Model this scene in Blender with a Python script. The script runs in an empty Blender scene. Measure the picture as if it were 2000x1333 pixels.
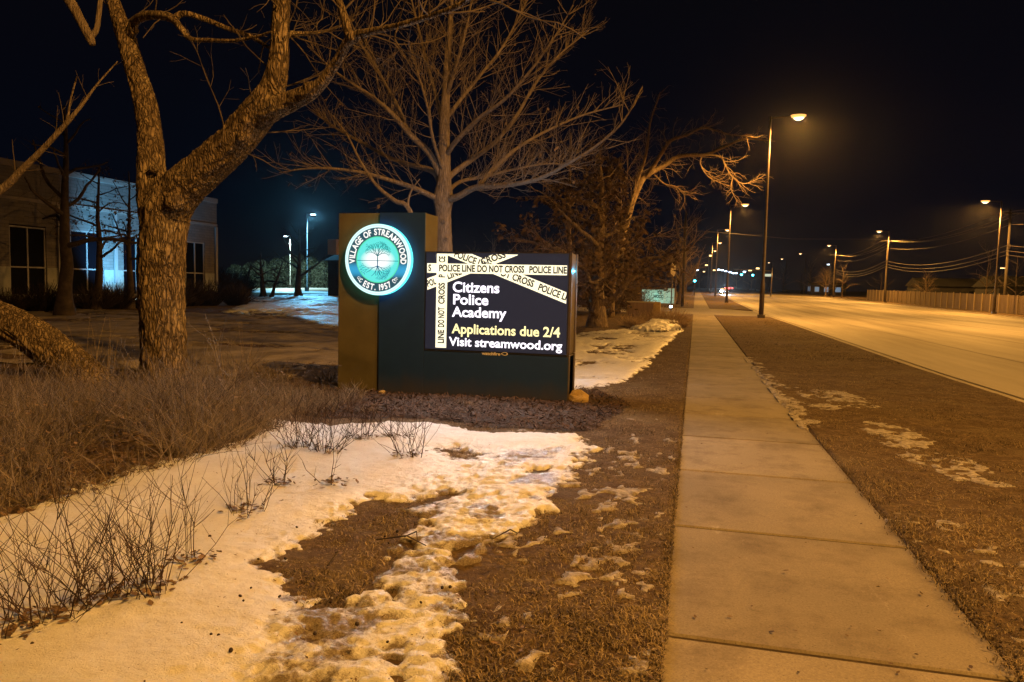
import bpy, math, random
import numpy as np
from mathutils import Vector, Matrix
C = bpy.context.scene.collection
scene = bpy.context.scene
R = math.radians

# ------------------------------------------------------------------ camera
F = 1444.; PITCH = R(4.25); YAW = R(13.8); ROLL = R(1.35); EYE = 1.62
cam_data = bpy.data.cameras.new('camera'); cam = bpy.data.objects.new('camera', cam_data); C.objects.link(cam)
CM = Matrix.Rotation(YAW, 4, 'Z') @ Matrix.Rotation(math.pi/2 - PITCH, 4, 'X') @ Matrix.Rotation(ROLL, 4, 'Z')
cam.matrix_world = Matrix.Translation((0, 0, EYE)) @ CM
cam_data.sensor_width = 36; cam_data.lens = 36*F/2000; cam_data.clip_end = 3000; cam_data.clip_start = .05
scene.camera = cam
CM3 = np.array(CM.to_3x3()); CO = np.array([0, 0, EYE])

# ------------------------------------------------------------------ night sky, exposure
w = bpy.data.worlds.new("World"); scene.world = w; w.use_nodes = True
wt = w.node_tree; wt.nodes.clear()
tc = wt.nodes.new('ShaderNodeTexCoord'); sx = wt.nodes.new('ShaderNodeSeparateXYZ')
cr = wt.nodes.new('ShaderNodeValToRGB'); bg = wt.nodes.new('ShaderNodeBackground'); ow = wt.nodes.new('ShaderNodeOutputWorld')
wt.links.new(tc.outputs['Generated'], sx.inputs[0]); wt.links.new(sx.outputs['Z'], cr.inputs[0])
e = cr.color_ramp.elements
e[0].position = 0.0; e[0].color = (.0040, .0036, .0044, 1)
e[1].position = .10; e[1].color = (.0012, .0020, .0050, 1)
for p, c in ((.24, (.0015, .0017, .0038, 1)), (.5, (.0026, .0022, .0026, 1))):
    k = e.new(p); k.color = c
wt.links.new(cr.outputs[0], bg.inputs[0]); bg.inputs[1].default_value = 1.0
wt.links.new(bg.outputs[0], ow.inputs[0])
scene.view_settings.view_transform = 'Standard'; scene.view_settings.look = 'None'
scene.view_settings.exposure = 0; scene.view_settings.gamma = 1
scene.render.engine = 'CYCLES'
scene.cycles.use_denoising = True
scene.cycles.max_bounces = 4; scene.cycles.diffuse_bounces = 2; scene.cycles.glossy_bounces = 2
scene.cycles.sample_clamp_indirect = 3.0
HPS = (1.0, .47, .090)          # sodium street light
LED = (.17, .62, 1.0)           # cool parking light
P_STREET = 13500.

# ------------------------------------------------------------------ numeric helpers
def ray(px, py):
    return CM3 @ np.array([(px-1000)/F, (666.5-py)/F, -1.])
def zg(y):
    return np.interp(y, [-60, 0, 20, 70, 150, 420], [0, 0, -.17, -.20, .55, 3.0])
def gnd(px, py):
    d = ray(px, py); t = 1.
    ts = np.concatenate([np.arange(.5, 30, .01), np.arange(30, 600, .1)])
    P = CO[None]+ts[:, None]*d[None]; i = int(np.argmax(P[:, 2] < zg(P[:, 1])))
    return P[i][0], P[i][1]
def aty(px, py, Y):
    d = ray(px, py); return CO+d*(Y/d[1])
def atx(px, py, X):
    d = ray(px, py); return CO+d*(X/d[0])
def ss(a, b, x):
    t = np.clip((x-a)/(b-a), 0, 1); return t*t*(3-2*t)
def _h(ix, iy, iz):
    n = (ix.astype(np.int64)*374761393+iy.astype(np.int64)*668265263+iz.astype(np.int64)*2147483647) & 0xffffffff
    n = np.asarray(n); n = ((n ^ (n >> 13))*1274126177) & 0xffffffff
    n = ((n ^ (n >> 16))*2246822519) & 0xffffffff
    return ((n ^ (n >> 15)) & 0xffff)/65535.
def noise(x, y, z=0.):
    x = np.asarray(x, float); y = np.asarray(y, float)+0*x; z = np.asarray(z, float)+0*x
    ix, iy, iz = np.floor(x), np.floor(y), np.floor(z)
    fx, fy, fz = x-ix, y-iy, z-iz
    fx = fx*fx*(3-2*fx); fy = fy*fy*(3-2*fy); fz = fz*fz*(3-2*fz)
    r = 0
    for a in (0, 1):
        wa = fx if a else 1-fx
        for b in (0, 1):
            wb = fy if b else 1-fy
            for c in (0, 1):
                wc = fz if c else 1-fz
                r = r+wa*wb*wc*_h(ix+a, iy+b, iz+c)
    return r*2-1
def fbm(x, y, z=0., o=4):
    s = 0; a = 1.; t = 0
    for i in range(o):
        f = 2.03**i
        s = s+a*noise(np.asarray(x)*f+17.3*i, np.asarray(y)*f+9.1*i, np.asarray(z)*f+3.7*i); t += a; a *= .5
    return s/t
def sdpoly(X, Y, poly):
    "signed distance, positive inside"
    P = np.array(poly, float); n = len(P); d = np.full(X.shape, 1e9); ins = np.zeros(X.shape, bool)
    for i in range(n):
        a = P[i]; b = P[(i+1) % n]; e = b-a
        wx = X-a[0]; wy = Y-a[1]
        t = np.clip((wx*e[0]+wy*e[1])/(e@e+1e-12), 0, 1)
        d = np.minimum(d, (wx-e[0]*t)**2+(wy-e[1]*t)**2)
        c1 = (a[1] > Y) != (b[1] > Y)
        with np.errstate(divide='ignore', invalid='ignore'):
            xi = e[0]*(Y-a[1])/(e[1] if abs(e[1]) > 1e-12 else 1e-12)+a[0]
        ins ^= c1 & (X < xi)
    d = np.sqrt(d); return np.where(ins, d, -d)
def pxpoly(l):
    return [gnd(*p) for p in l]

# ------------------------------------------------------------------ mesh helpers
class MB:
    def __init__(s): s.v = []; s.f = []; s.n = 0; s.col = None; s.cols = []
    def add(s, v, f, tone=None):
        v = np.asarray(v, float).reshape(-1, 3); s.v.append(v)
        s.f.extend([tuple(i+s.n for i in q) for q in f]); s.n += len(v)
        s.cols.append(np.full(len(v), .5 if tone is None else tone) if np.isscalar(tone) or tone is None else np.asarray(tone))
        return s
    def box(s, x0, x1, y0, y1, z0, z1, tone=None):
        return s.add([(x0,y0,z0),(x1,y0,z0),(x1,y1,z0),(x0,y1,z0),(x0,y0,z1),(x1,y0,z1),(x1,y1,z1),(x0,y1,z1)],
                     [(0,3,2,1),(4,5,6,7),(0,1,5,4),(1,2,6,5),(2,3,7,6),(3,0,4,7)], tone)
    def tube(s, p, r, k=6, cap=True, tone=None):
        v, f = tube(p, r, k, cap); return s.add(v, f, tone)
    def grid(s, X, Y, Z, keep=None, tone=None):
        h, wd = X.shape; idx = np.arange(h*wd).reshape(h, wd)
        q = np.stack([idx[:-1, :-1], idx[:-1, 1:], idx[1:, 1:], idx[1:, :-1]], -1).reshape(-1, 4)
        if keep is not None: q = q[keep.reshape(-1)]
        v = np.stack([X, Y, Z], -1).reshape(-1, 3)
        used = np.unique(q); mp = -np.ones(len(v), int); mp[used] = np.arange(len(used))
        t = tone.reshape(-1)[used] if tone is not None else None
        s.v.append(v[used]); s.f.extend(map(tuple, (mp[q]+s.n).tolist())); s.n += len(used)
        s.cols.append(np.full(len(used), .5) if t is None else t); return s
    def build(s, name, mat, parent=None, smooth=False, local=False, bevel=0, tone=False):
        me = bpy.data.meshes.new(name)
        v = np.concatenate(s.v) if s.v else np.zeros((0, 3))
        if parent is not None and not local:
            r = parent
            while r.parent: r = r.parent
            v = v-np.array(r.location)
        me.from_pydata(v.tolist(), [], s.f)
        if smooth: me.polygons.foreach_set('use_smooth', [True]*len(me.polygons))
        if tone:
            a = me.attributes.new('tone', 'FLOAT', 'POINT'); a.data.foreach_set('value', np.concatenate(s.cols).astype(np.float32))
        me.materials.append(mat); me.update()
        o = bpy.data.objects.new(name, me); C.objects.link(o)
        if parent is not None: o.parent = parent
        if bevel:
            m = o.modifiers.new('bevel', 'BEVEL'); m.width = bevel; m.segments = 2; m.limit_method = 'ANGLE'
        return o
def tube(p, r, k=6, cap=True):
    p = np.asarray(p, float); n = len(p); r = np.broadcast_to(np.asarray(r, float), (n,))
    t = np.gradient(p, axis=0); t /= np.linalg.norm(t, axis=1, keepdims=True)+1e-12
    m = t.mean(0); ref = np.eye(3)[int(np.argmin(np.abs(m)))]
    u = np.cross(t, ref); u /= np.linalg.norm(u, axis=1, keepdims=True)+1e-12; v = np.cross(t, u)
    a = np.arange(k)*2*math.pi/k
    V = p[:, None]+r[:, None, None]*(np.cos(a)[None, :, None]*u[:, None]+np.sin(a)[None, :, None]*v[:, None])
    f = []
    for i in range(n-1):
        for j in range(k):
            b = (j+1) % k; f.append((i*k+j, i*k+b, (i+1)*k+b, (i+1)*k+j))
    if cap: f.append(tuple(range(k))[::-1]); f.append(tuple((n-1)*k+j for j in range(k)))
    return V.reshape(-1, 3), f
def lathe(pr, k=16):
    "profile [(r,z)] round z"
    a = np.arange(k)*2*math.pi/k; V = []; f = []
    for r, z in pr: V += [(r*math.cos(t), r*math.sin(t), z) for t in a]
    for i in range(len(pr)-1):
        for j in range(k):
            b = (j+1) % k; f.append((i*k+j, i*k+b, (i+1)*k+b, (i+1)*k+j))
    f.append(tuple(range(k))[::-1]); f.append(tuple((len(pr)-1)*k+j for j in range(k)))
    return np.array(V), f
def thing(name, label, cat, loc=(0, 0, 0), group=None, rz=0):
    o = bpy.data.objects.new(name, None); C.objects.link(o); o.location = loc; o.rotation_euler = (0, 0, rz)
    o.empty_display_size = .2; tag(o, label, cat, group); return o
def tag(o, label=None, cat=None, group=None, kind=None):
    if label: o['label'] = label
    if cat: o['category'] = cat
    if group: o['group'] = group
    if kind: o['kind'] = kind
    return o
ORD = ['first', 'second', 'third', 'fourth', 'fifth', 'sixth', 'seventh', 'eighth', 'ninth', 'tenth', 'eleventh', 'twelfth', 'thirteenth', 'fourteenth', 'fifteenth', 'sixteenth', 'seventeenth', 'eighteenth']
def order_labels(objs, text):
    'number look-alikes by where they appear from left to right'
    def px(o): q = CM3.T@(np.array(o.location)-CO); return q[0]/-q[2]
    for i, o in enumerate(sorted(objs, key=px)): o['label'] = text % ORD[i]
def copy_tree(o, parent=None):
    c = o.copy(); C.objects.link(c)
    if parent: c.parent = parent
    for ch in list(o.children): copy_tree(ch, c)
    return c
def spline(p, step):
    "Catmull-Rom resample of rows (any columns), by length of first three"
    p = np.asarray(p, float); P = np.vstack([2*p[0]-p[1], p, 2*p[-1]-p[-2]]); out = []
    for i in range(1, len(P)-2):
        L = np.linalg.norm(P[i+1][:3]-P[i][:3]); n = max(1, int(round(L/step)))
        for t in np.arange(n)/n:
            a, b, c, d = P[i-1], P[i], P[i+1], P[i+2]
            out.append(.5*(2*b+(c-a)*t+(2*a-5*b+4*c-d)*t*t+(3*b-a-3*c+d)*t**3))
    out.append(p[-1]); return np.array(out)
def tri_text(s, size=1., bold=0., align='LEFT', extr=0.0, spacing=1.0):
    cu = bpy.data.curves.new('lettering', 'FONT'); cu.body = s; cu.size = size; cu.offset = bold; cu.align_x = align; cu.extrude = extr
    cu.space_character = spacing; cu.resolution_u = 4
    o = bpy.data.objects.new('lettering', cu); C.objects.link(o)
    dg = bpy.context.evaluated_depsgraph_get(); me = o.evaluated_get(dg).to_mesh()
    v = np.array([tuple(x.co) for x in me.vertices]).reshape(-1, 3); f = [tuple(q.vertices) for q in me.polygons]
    o.evaluated_get(dg).to_mesh_clear(); bpy.data.objects.remove(o); bpy.data.curves.remove(cu)
    return v, f

# ------------------------------------------------------------------ materials
def nm(name):
    m = bpy.data.materials.new(name); m.use_nodes = True; t = m.node_tree; t.nodes.clear()
    b = t.nodes.new('ShaderNodeBsdfPrincipled'); o = t.nodes.new('ShaderNodeOutputMaterial'); t.links.new(b.outputs[0], o.inputs[0])
    return m, t, b
def c4(c): return (c[0], c[1], c[2], 1)
def N(t, ty, **k):
    n = t.nodes.new(ty)
    for a, v in k.items():
        if a in n.inputs.keys(): n.inputs[a].default_value = v
        else: setattr(n, a, v)
    return n
def mix(t, fac, a, b, mode='MIX'):
    m = t.nodes.new('ShaderNodeMix'); m.data_type = 'RGBA'; m.blend_type = mode
    for i, x in ((0, fac), (6, a), (7, b)):
        if isinstance(x, (int, float)): m.inputs[i].default_value = x
        elif isinstance(x, tuple): m.inputs[i].default_value = c4(x)
        else: t.links.new(x, m.inputs[i])
    return m.outputs[2]
def ramp(t, src, a, b, lo=(0, 0, 0), hi=(1, 1, 1)):
    r = t.nodes.new('ShaderNodeValToRGB'); r.color_ramp.elements[0].position = a; r.color_ramp.elements[1].position = b
    r.color_ramp.elements[0].color = c4(lo); r.color_ramp.elements[1].color = c4(hi); t.links.new(src, r.inputs[0]); return r.outputs[0]
def coords(t, scale=(1, 1, 1)):
    tc = t.nodes.new('ShaderNodeTexCoord'); mp = t.nodes.new('ShaderNodeMapping'); mp.inputs['Scale'].default_value = scale
    t.links.new(tc.outputs['Object'], mp.inputs[0]); return mp.outputs[0]
def ntex(t, vec, scale, detail=6, rough=.6):
    n = N(t, 'ShaderNodeTexNoise', Scale=scale, Detail=detail, Roughness=rough); t.links.new(vec, n.inputs['Vector']); return n.outputs[0]
def bump(t, b, h, s, d=.02):
    n = N(t, 'ShaderNodeBump', Strength=s, Distance=d); t.links.new(h, n.inputs['Height']); t.links.new(n.outputs[0], b.inputs['Normal'])
def simple(name, c1, c2=None, scale=6, rough=.7, bs=0, bscale=40, metal=0, stretch=(1, 1, 1), spec=.5):
    m, t, b = nm(name); b.inputs['Roughness'].default_value = rough; b.inputs['Metallic'].default_value = metal
    b.inputs['Specular IOR Level'].default_value = spec
    v = coords(t, stretch)
    if c2: t.links.new(mix(t, ramp(t, ntex(t, v, scale), .35, .65), c1, c2), b.inputs['Base Color'])
    else: b.inputs['Base Color'].default_value = c4(c1)
    if bs: bump(t, b, ntex(t, v, bscale), bs)
    return m
def toned(name, ca, cb, rough=.9):
    "two colours chosen by the point attribute tone (each blade, chip or twig its own)"
    m, t, b = nm(name); a = t.nodes.new('ShaderNodeAttribute'); a.attribute_name = 'tone'
    t.links.new(mix(t, a.outputs['Fac'], ca, cb), b.inputs['Base Color']); b.inputs['Roughness'].default_value = rough
    b.inputs['Specular IOR Level'].default_value = .2
    return m
def glow(name, col, s):
    m, t, b = nm(name); b.inputs['Base Color'].default_value = c4(tuple(.3*x for x in col)); b.inputs['Roughness'].default_value = .4
    b.inputs['Emission Color'].default_value = c4(col); b.inputs['Emission Strength'].default_value = s; return m

def m_ground():
    m, t, b = nm('dormant_lawn'); v = coords(t)
    n1 = ntex(t, v, .7, 8); n2 = ntex(t, v, 22, 8, .75); n3 = ntex(t, v, 4, 6, .7)
    c = mix(t, ramp(t, n2, .32, .68), (.036, .023, .013), (.24, .165, .092))
    c = mix(t, ramp(t, n3, .42, .66), c, (.075, .045, .024))
    c = mix(t, ramp(t, n1, .52, .7), c, (.15, .112, .066))
    t.links.new(c, b.inputs['Base Color']); b.inputs['Roughness'].default_value = .95; b.inputs['Specular IOR Level'].default_value = .15
    bump(t, b, n2, .9, .04); return m
def m_concrete(name, c1, c2, stretch=(1, 1, 1), streak=0., rough=.85):
    m, t, b = nm(name); v = coords(t, stretch); v1 = coords(t)
    n = ntex(t, v, .9, 8, .6); g = ntex(t, v1, 90, 4, .7); sp = ntex(t, v1, 9, 7, .75)
    c = mix(t, ramp(t, n, .35, .68), c1, c2)
    c = mix(t, ramp(t, g, .35, .7), mix(t, .42, c, (.05, .04, .03)), c)
    c = mix(t, ramp(t, sp, .60, .72), c, mix(t, .45, c, (.06, .045, .03)))
    vo = N(t, 'ShaderNodeTexVoronoi', Scale=38.); t.links.new(v1, vo.inputs['Vector'])
    c = mix(t, ramp(t, vo.outputs['Distance'], .10, .16), mix(t, .5, c, (.05, .04, .03)), c)
    t.links.new(c, b.inputs['Base Color']); b.inputs['Roughness'].default_value = rough; b.inputs['Specular IOR Level'].default_value = .3
    bump(t, b, g, .25, .006); return m
def m_snow():
    m, t, b = nm('old_snow'); v = coords(t); a = t.nodes.new('ShaderNodeAttribute'); a.attribute_name = 'tone'
    n = ntex(t, v, 95, 6, .75); n2 = ntex(t, v, 7, 8, .7); n3 = ntex(t, v, 130, 3, .6)
    base = mix(t, ramp(t, n2, .35, .7), (.74, .73, .72), (.86, .86, .86))
    dirt = mix(t, ramp(t, n, .35, .65), (.11, .08, .055), (.36, .31, .255))
    # dirt in the trodden, icy part: more of it where the tone is high
    md = t.nodes.new('ShaderNodeMath'); md.operation = 'ADD'; n6 = ntex(t, v, 9, 10, .82); t.links.new(n6, md.inputs[0]); t.links.new(a.outputs['Fac'], md.inputs[1])
    c = mix(t, ramp(t, md.outputs[0], .66, .80), base, dirt)
    sp = ntex(t, v, 75, 4, .7); n4 = ntex(t, v, 1.6, 6, .65); n5 = ntex(t, v, 30, 9, .78)
    c = mix(t, ramp(t, n5, .45, .75), c, mix(t, .16, c, (.26, .19, .12)))
    c = mix(t, ramp(t, n4, .52, .74), c, mix(t, .16, c, (.36, .28, .18)))
    md2 = t.nodes.new('ShaderNodeMath'); md2.operation = 'MULTIPLY_ADD'; t.links.new(a.outputs['Fac'], md2.inputs[0]); md2.inputs[1].default_value = .16; t.links.new(sp, md2.inputs[2])
    c = mix(t, ramp(t, md2.outputs[0], .64, .69), c, (.12, .075, .045))
    t.links.new(c, b.inputs['Base Color'])
    t.links.new(ramp(t, a.outputs['Fac'], .1, .5, (.40, .40, .40), (.22, .22, .22)), b.inputs['Roughness'])
    b.inputs['Specular IOR Level'].default_value = .5
    ad = t.nodes.new('ShaderNodeMath'); ad.operation = 'MULTIPLY_ADD'; t.links.new(n5, ad.inputs[0]); ad.inputs[1].default_value = 1.5; t.links.new(n, ad.inputs[2])
    bump(t, b, ad.outputs[0], .8, .016); return m
def m_bark(name, c1, c2, c3, sc=1., plate=.5):
    "bark: flaky plates with dark crevices between them"
    m, t, b = nm(name); v = coords(t, (1, 1, .20)); v2 = coords(t)
    n = ntex(t, v, 20*sc, 9, .72); n2 = ntex(t, v2, 2.4*sc, 5, .6); n3 = t.nodes.new('ShaderNodeTexNoise'); n3.inputs['Scale'].default_value = 9*sc; n3.inputs['Detail'].default_value = 3; t.links.new(v, n3.inputs['Vector'])
    wv = t.nodes.new('ShaderNodeVectorMath'); wv.operation = 'MULTIPLY_ADD'; t.links.new(n3.outputs['Color'], wv.inputs[0]); wv.inputs[1].default_value = (.17/sc, .17/sc, .17/sc); t.links.new(v, wv.inputs[2])
    vo = N(t, 'ShaderNodeTexVoronoi', Scale=19.*sc); vo.feature = 'DISTANCE_TO_EDGE'; t.links.new(wv.outputs[0], vo.inputs['Vector'])
    c = mix(t, ramp(t, n, .36, .64), c1, c2); c = mix(t, ramp(t, n2, .5, .68), c, c3)
    c = mix(t, ramp(t, vo.outputs['Distance'], .01, .16), mix(t, plate, c, (.012, .008, .005)), c)
    t.links.new(c, b.inputs['Base Color']); b.inputs['Roughness'].default_value = .92; b.inputs['Specular IOR Level'].default_value = .2
    ad = t.nodes.new('ShaderNodeMath'); ad.operation = 'MULTIPLY_ADD'; t.links.new(ramp(t, vo.outputs['Distance'], .0, .22), ad.inputs[0]); ad.inputs[1].default_value = plate*1.6; t.links.new(n, ad.inputs[2])
    bump(t, b, ad.outputs[0], 1., .03); return m

M = {}
M['ground'] = m_ground()
M['walk'] = m_concrete('pavement_concrete', (.27, .23, .175), (.37, .315, .24))
t = M['walk'].node_tree; b = next(n for n in t.nodes if n.type == 'BSDF_PRINCIPLED'); old = b.inputs['Base Color'].links[0].from_socket
v = coords(t); sx3 = t.nodes.new('ShaderNodeSeparateXYZ'); t.links.new(v, sx3.inputs[0]); nn = ntex(t, coords(t, (1, .6, 1)), 1.7, 7, .65)
def M2(op, a, c):
    n = t.nodes.new('ShaderNodeMath'); n.operation = op
    for i, x in ((0, a), (1, c)):
        if isinstance(x, (int, float)): n.inputs[i].default_value = x
        else: t.links.new(x, n.inputs[i])
    return n.outputs[0]
edge_ = M2('ADD', M2('MULTIPLY', M2('ABSOLUTE', M2('SUBTRACT', sx3.outputs['X'], .58), 0), 1.05), nn)     # soil washed on from the verge
at_ = t.nodes.new('ShaderNodeAttribute'); at_.attribute_name = 'tone'
old = mix(t, 1., old, ramp(t, at_.outputs['Fac'], 0, 1, (.78, .77, .75), (1.08, 1.08, 1.08)), 'MULTIPLY')
st_ = ntex(t, coords(t), 2.3, 8, .7); old = mix(t, ramp(t, st_, .48, .68), old, mix(t, .55, old, (.08, .055, .035)))
fr_ = ntex(t, coords(t, (1, .35, 1)), 3.1, 8, .75); old = mix(t, ramp(t, fr_, .62, .78), old, mix(t, .4, old, (.75, .72, .68)))
t.links.new(mix(t, ramp(t, edge_, 1.06, 1.36), old, (.085, .055, .032)), b.inputs['Base Color'])
M['road'] = m_concrete('road_concrete', (.27, .23, .175), (.62, .56, .465), (.6, .04, 1), rough=.7)
M['kerb'] = m_concrete('kerb_concrete', (.40, .35, .27), (.58, .51, .40))
M['snow'] = m_snow()
M['bark'] = m_bark('furrowed_bark', (.10, .07, .045), (.40, .30, .20), (.50, .39, .25), 1., .70)
M['bark2'] = m_bark('smooth_grey_bark', (.12, .09, .068), (.27, .215, .17), (.21, .165, .13), 1.2, .25)
M['bark3'] = m_bark('tan_bark', (.14, .10, .065), (.38, .28, .18), (.32, .235, .145), .6, .4)
M['thin'] = simple('thin_grassy_snow', (.15, .12, .09), (.38, .325, .275), 1.1, .95, .9, 30, 0, (1, .6, 1))
M['lacy'] = simple('thin_broken_snow', (.15, .12, .085), (.44, .40, .36), 16, .8, .9, 40)
M['twig'] = simple('twig_bark', (.05, .036, .028), (.12, .09, .07), 3, .9)
M['darkbark'] = simple('dark_bark', (.03, .022, .018), (.07, .05, .04), 4, .95)
M['stem'] = toned('dry_stems', (.06, .046, .036), (.37, .30, .225))
M['shrub'] = toned('dark_stems', (.018, .011, .007), (.10, .060, .036)); M['hedge'] = toned('hedge_twigs', (.016, .012, .012), (.06, .045, .040))
M['grass'] = toned('dead_grass', (.045, .033, .021), (.42, .325, .205))
M['tuft'] = toned('tan_grass', (.30, .21, .12), (.62, .48, .30))
M['mulch'] = toned('wood_mulch', (.030, .018, .012), (.16, .10, .07))
M['leaf'] = toned('dead_leaf', (.055, .034, .02), (.20, .13, .075), .8)
M['fruit'] = simple('dried_fruit', (.016, .009, .008), (.035, .018, .014), 50, .7)
M['navy'] = simple('navy_paint', (.006, .030, .125), (.008, .036, .145), 2, .55, .04, 300)
t = M['navy'].node_tree; b = next(n for n in t.nodes if n.type == 'BSDF_PRINCIPLED'); old = b.inputs['Base Color'].links[0].from_socket
sz_ = t.nodes.new('ShaderNodeSeparateXYZ'); t.links.new(coords(t), sz_.inputs[0]); ad = t.nodes.new('ShaderNodeMath'); ad.operation = 'MULTIPLY_ADD'; ad.inputs[1].default_value = .5
t.links.new(ntex(t, coords(t, (1, 1, .5)), 5, 8, .7), ad.inputs[0]); t.links.new(sz_.outputs['Z'], ad.inputs[2])      # splash dirt along the foot
t.links.new(mix(t, ramp(t, ad.outputs[0], .25, .62), mix(t, .55, old, (.07, .05, .035)), old), b.inputs['Base Color'])
M['tan'] = simple('tan_stucco', (.088, .074, .032), (.125, .103, .045), 2.5, .85, .25, 220)
M['bronze'] = simple('bronze_metal', (.13, .105, .08), (.18, .14, .105), 3, .42, 0, 40, .7)
M['screen'] = simple('dark_display', (.012, .012, .011), None, 1, .55, .3, 500)
M['black'] = simple('black_ink', (.010, .009, .006), None, 1, .7)
M['grey'] = simple('grey_lettering', (.85, .80, .74), None, 1, .6)
M['pole'] = simple('dark_bronze_pole', (.045, .032, .024), (.07, .05, .036), 4, .45, 0, 40, .3)
M['lens'] = glow('sodium_lens', (1., .80, .48), 3.); M['halo'] = glow('sodium_halo', (1., .46, .11), 1.6)  # the orange bowl colour imitates a halo round each lamp
M['lens_far'] = glow('sodium_lens_far', (1., .66, .25), 3.5)
M['ledlens'] = glow('cool_lens', (.62, .82, 1.), 12)
M['wood'] = simple('weathered_wood', (.035, .027, .019), (.075, .056, .038), 5, .9, .4, 60, 0, (1, 1, .2))
M['fence'] = simple('stained_fence_boards', (.09, .06, .036), (.15, .105, .062), 3, .9, .4, 60, 0, (3, 3, .3))
M['glass'] = simple('dark_glass', (.002, .002, .004), None, 1, .5, spec=.04)
M['frame'] = simple('white_aluminium', (.26, .245, .25), None, 1, .5)
M['dark'] = simple('dark_siding', (.022, .02, .02), (.04, .035, .032), 3, .9)
M['roof'] = simple('asphalt_shingles', (.010, .009, .008), (.022, .019, .017), 20, .95)

def gz0(X, Y):
    "lawn height without the cuts under the pavements"
    z = zg(Y)+.018
    far = ss(0, 6, Y)*0+1
    und = .05*fbm(X*.35, Y*.35, 1.3, 3)+.022*fbm(X*1.6, Y*1.6, 5.1, 3)
    edge = np.clip(np.minimum(np.abs(X+.08), np.abs(X-1.44))/.8, 0, 1)
    edge = np.where((X > 1.44), np.clip(np.minimum(X-1.44, np.abs(5.35-X))/.8, 0, 1), edge)
    return z+und*edge*np.where(X > 5.3, 0, 1)

# ------------------------------------------------------------------ ground sheet
def axis(lo, hi, step, out_lo, out_hi, g=1.16):
    a = list(np.arange(lo, hi+1e-6, step)); s = step; x = hi
    while x < out_hi: s *= g; x += s; a.append(x)
    s = step; x = lo; b = []
    while x > out_lo: s *= g; x -= s; b.append(x)
    return np.array(b[::-1]+a)
gx = axis(-10, 5.30, .055, -420, 420)
gx = gx[(np.abs(gx+.08) > .03) & (np.abs(gx-1.44) > .03) & ~((gx > 5.3) & (gx < 5.6)) & (np.abs(gx-29.2) > .4)]
gx = np.sort(np.concatenate([gx, [-.098, -.092, 1.452, 1.458, 5.34, 5.346, 29.12, 29.13]]))
gy = axis(1.4, 14, .055, -40, 900)
gy = np.sort(np.concatenate([gy[np.abs(gy-57.5) > .3], [57.5, 57.52, 75.5, 75.52]]))
X, Y = np.meshgrid(gx, gy)
Z = gz0(X, Y)+.012*fbm(X*9, Y*9, 2.2, 2)*((np.abs(X+.1) > .05) & (np.abs(X-1.45) > .05))
deep = ((X > -.095) & (X < 1.455)) | ((X > 5.343) & (X < 29.125))
drv = (Y > 57.51) & (Y < 75.51) & (X > -30) & (X < 5.4)
Z = np.where(deep | drv, zg(Y)-.25, Z)
tag(MB().grid(X, Y, Z).build('lawn_ground', M['ground'], smooth=True), kind='structure')

# pavement of cast slabs with open joints
sw = MB(); srg = random.Random(8)
def slab(x0, x1, y0, y1, nx, ny, zoff=0.):
    xs = np.concatenate([[x0, x0+.012], np.linspace(x0+.03, x1-.03, nx), [x1-.012, x1]]); ys = np.concatenate([[y0, y0+.004, y0+.014], np.linspace(y0+.03, y1-.03, ny), [y1-.014, y1-.004, y1]])
    X, Y = np.meshgrid(xs, ys); Z = zg(Y)+zoff+.003*fbm(X*1.1, Y*1.1, 7.7, 2)
    d = np.minimum(np.minimum(X-x0, x1-X), np.minimum(Y-y0, y1-Y)); Z = Z-.018*(1-np.clip(d/.014, 0, 1))**1.5
    tn = srg.uniform(.15, .95); sw.grid(X, Y, Z, None, np.full(X.shape, tn))
    for a in (0, -1):
        for e, ax in ((np.stack([X[a], Y[a], Z[a]], -1), 0), (np.stack([X[:, a], Y[:, a], Z[:, a]], -1), 1)):
            n = len(e); lo = e.copy(); lo[:, 2] -= .1
            sw.add(np.vstack([e, lo]), [(i, i+1, n+i+1, n+i) for i in range(n-1)])
y = 3.52-1.755*4; k = 0
while y < 57:
    slab(-.088, 1.448, y+.015, y+1.740, 14 if y < 14 else 5, 16 if y < 14 else 5); y += 1.755
yy = y
while yy < 330: slab(-.088, 1.448, yy+.01, yy+7.0, 3, 6, 0); yy += 7.02
mb = MB()
for j in range(36): q = 3.52-1.755*4+1.755*j; mb.box(-.085, 1.445, q-.0149, q+.0149, float(zg(q))-.09, float(zg(q))-.010)
tag(mb.build('joint_dirt', simple('joint_dirt', (.030, .020, .012), (.06, .04, .022), 40, 1.)), kind='structure')
tag(sw.build('sidewalk', M['walk'], smooth=False, tone=True), kind='structure')

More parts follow.
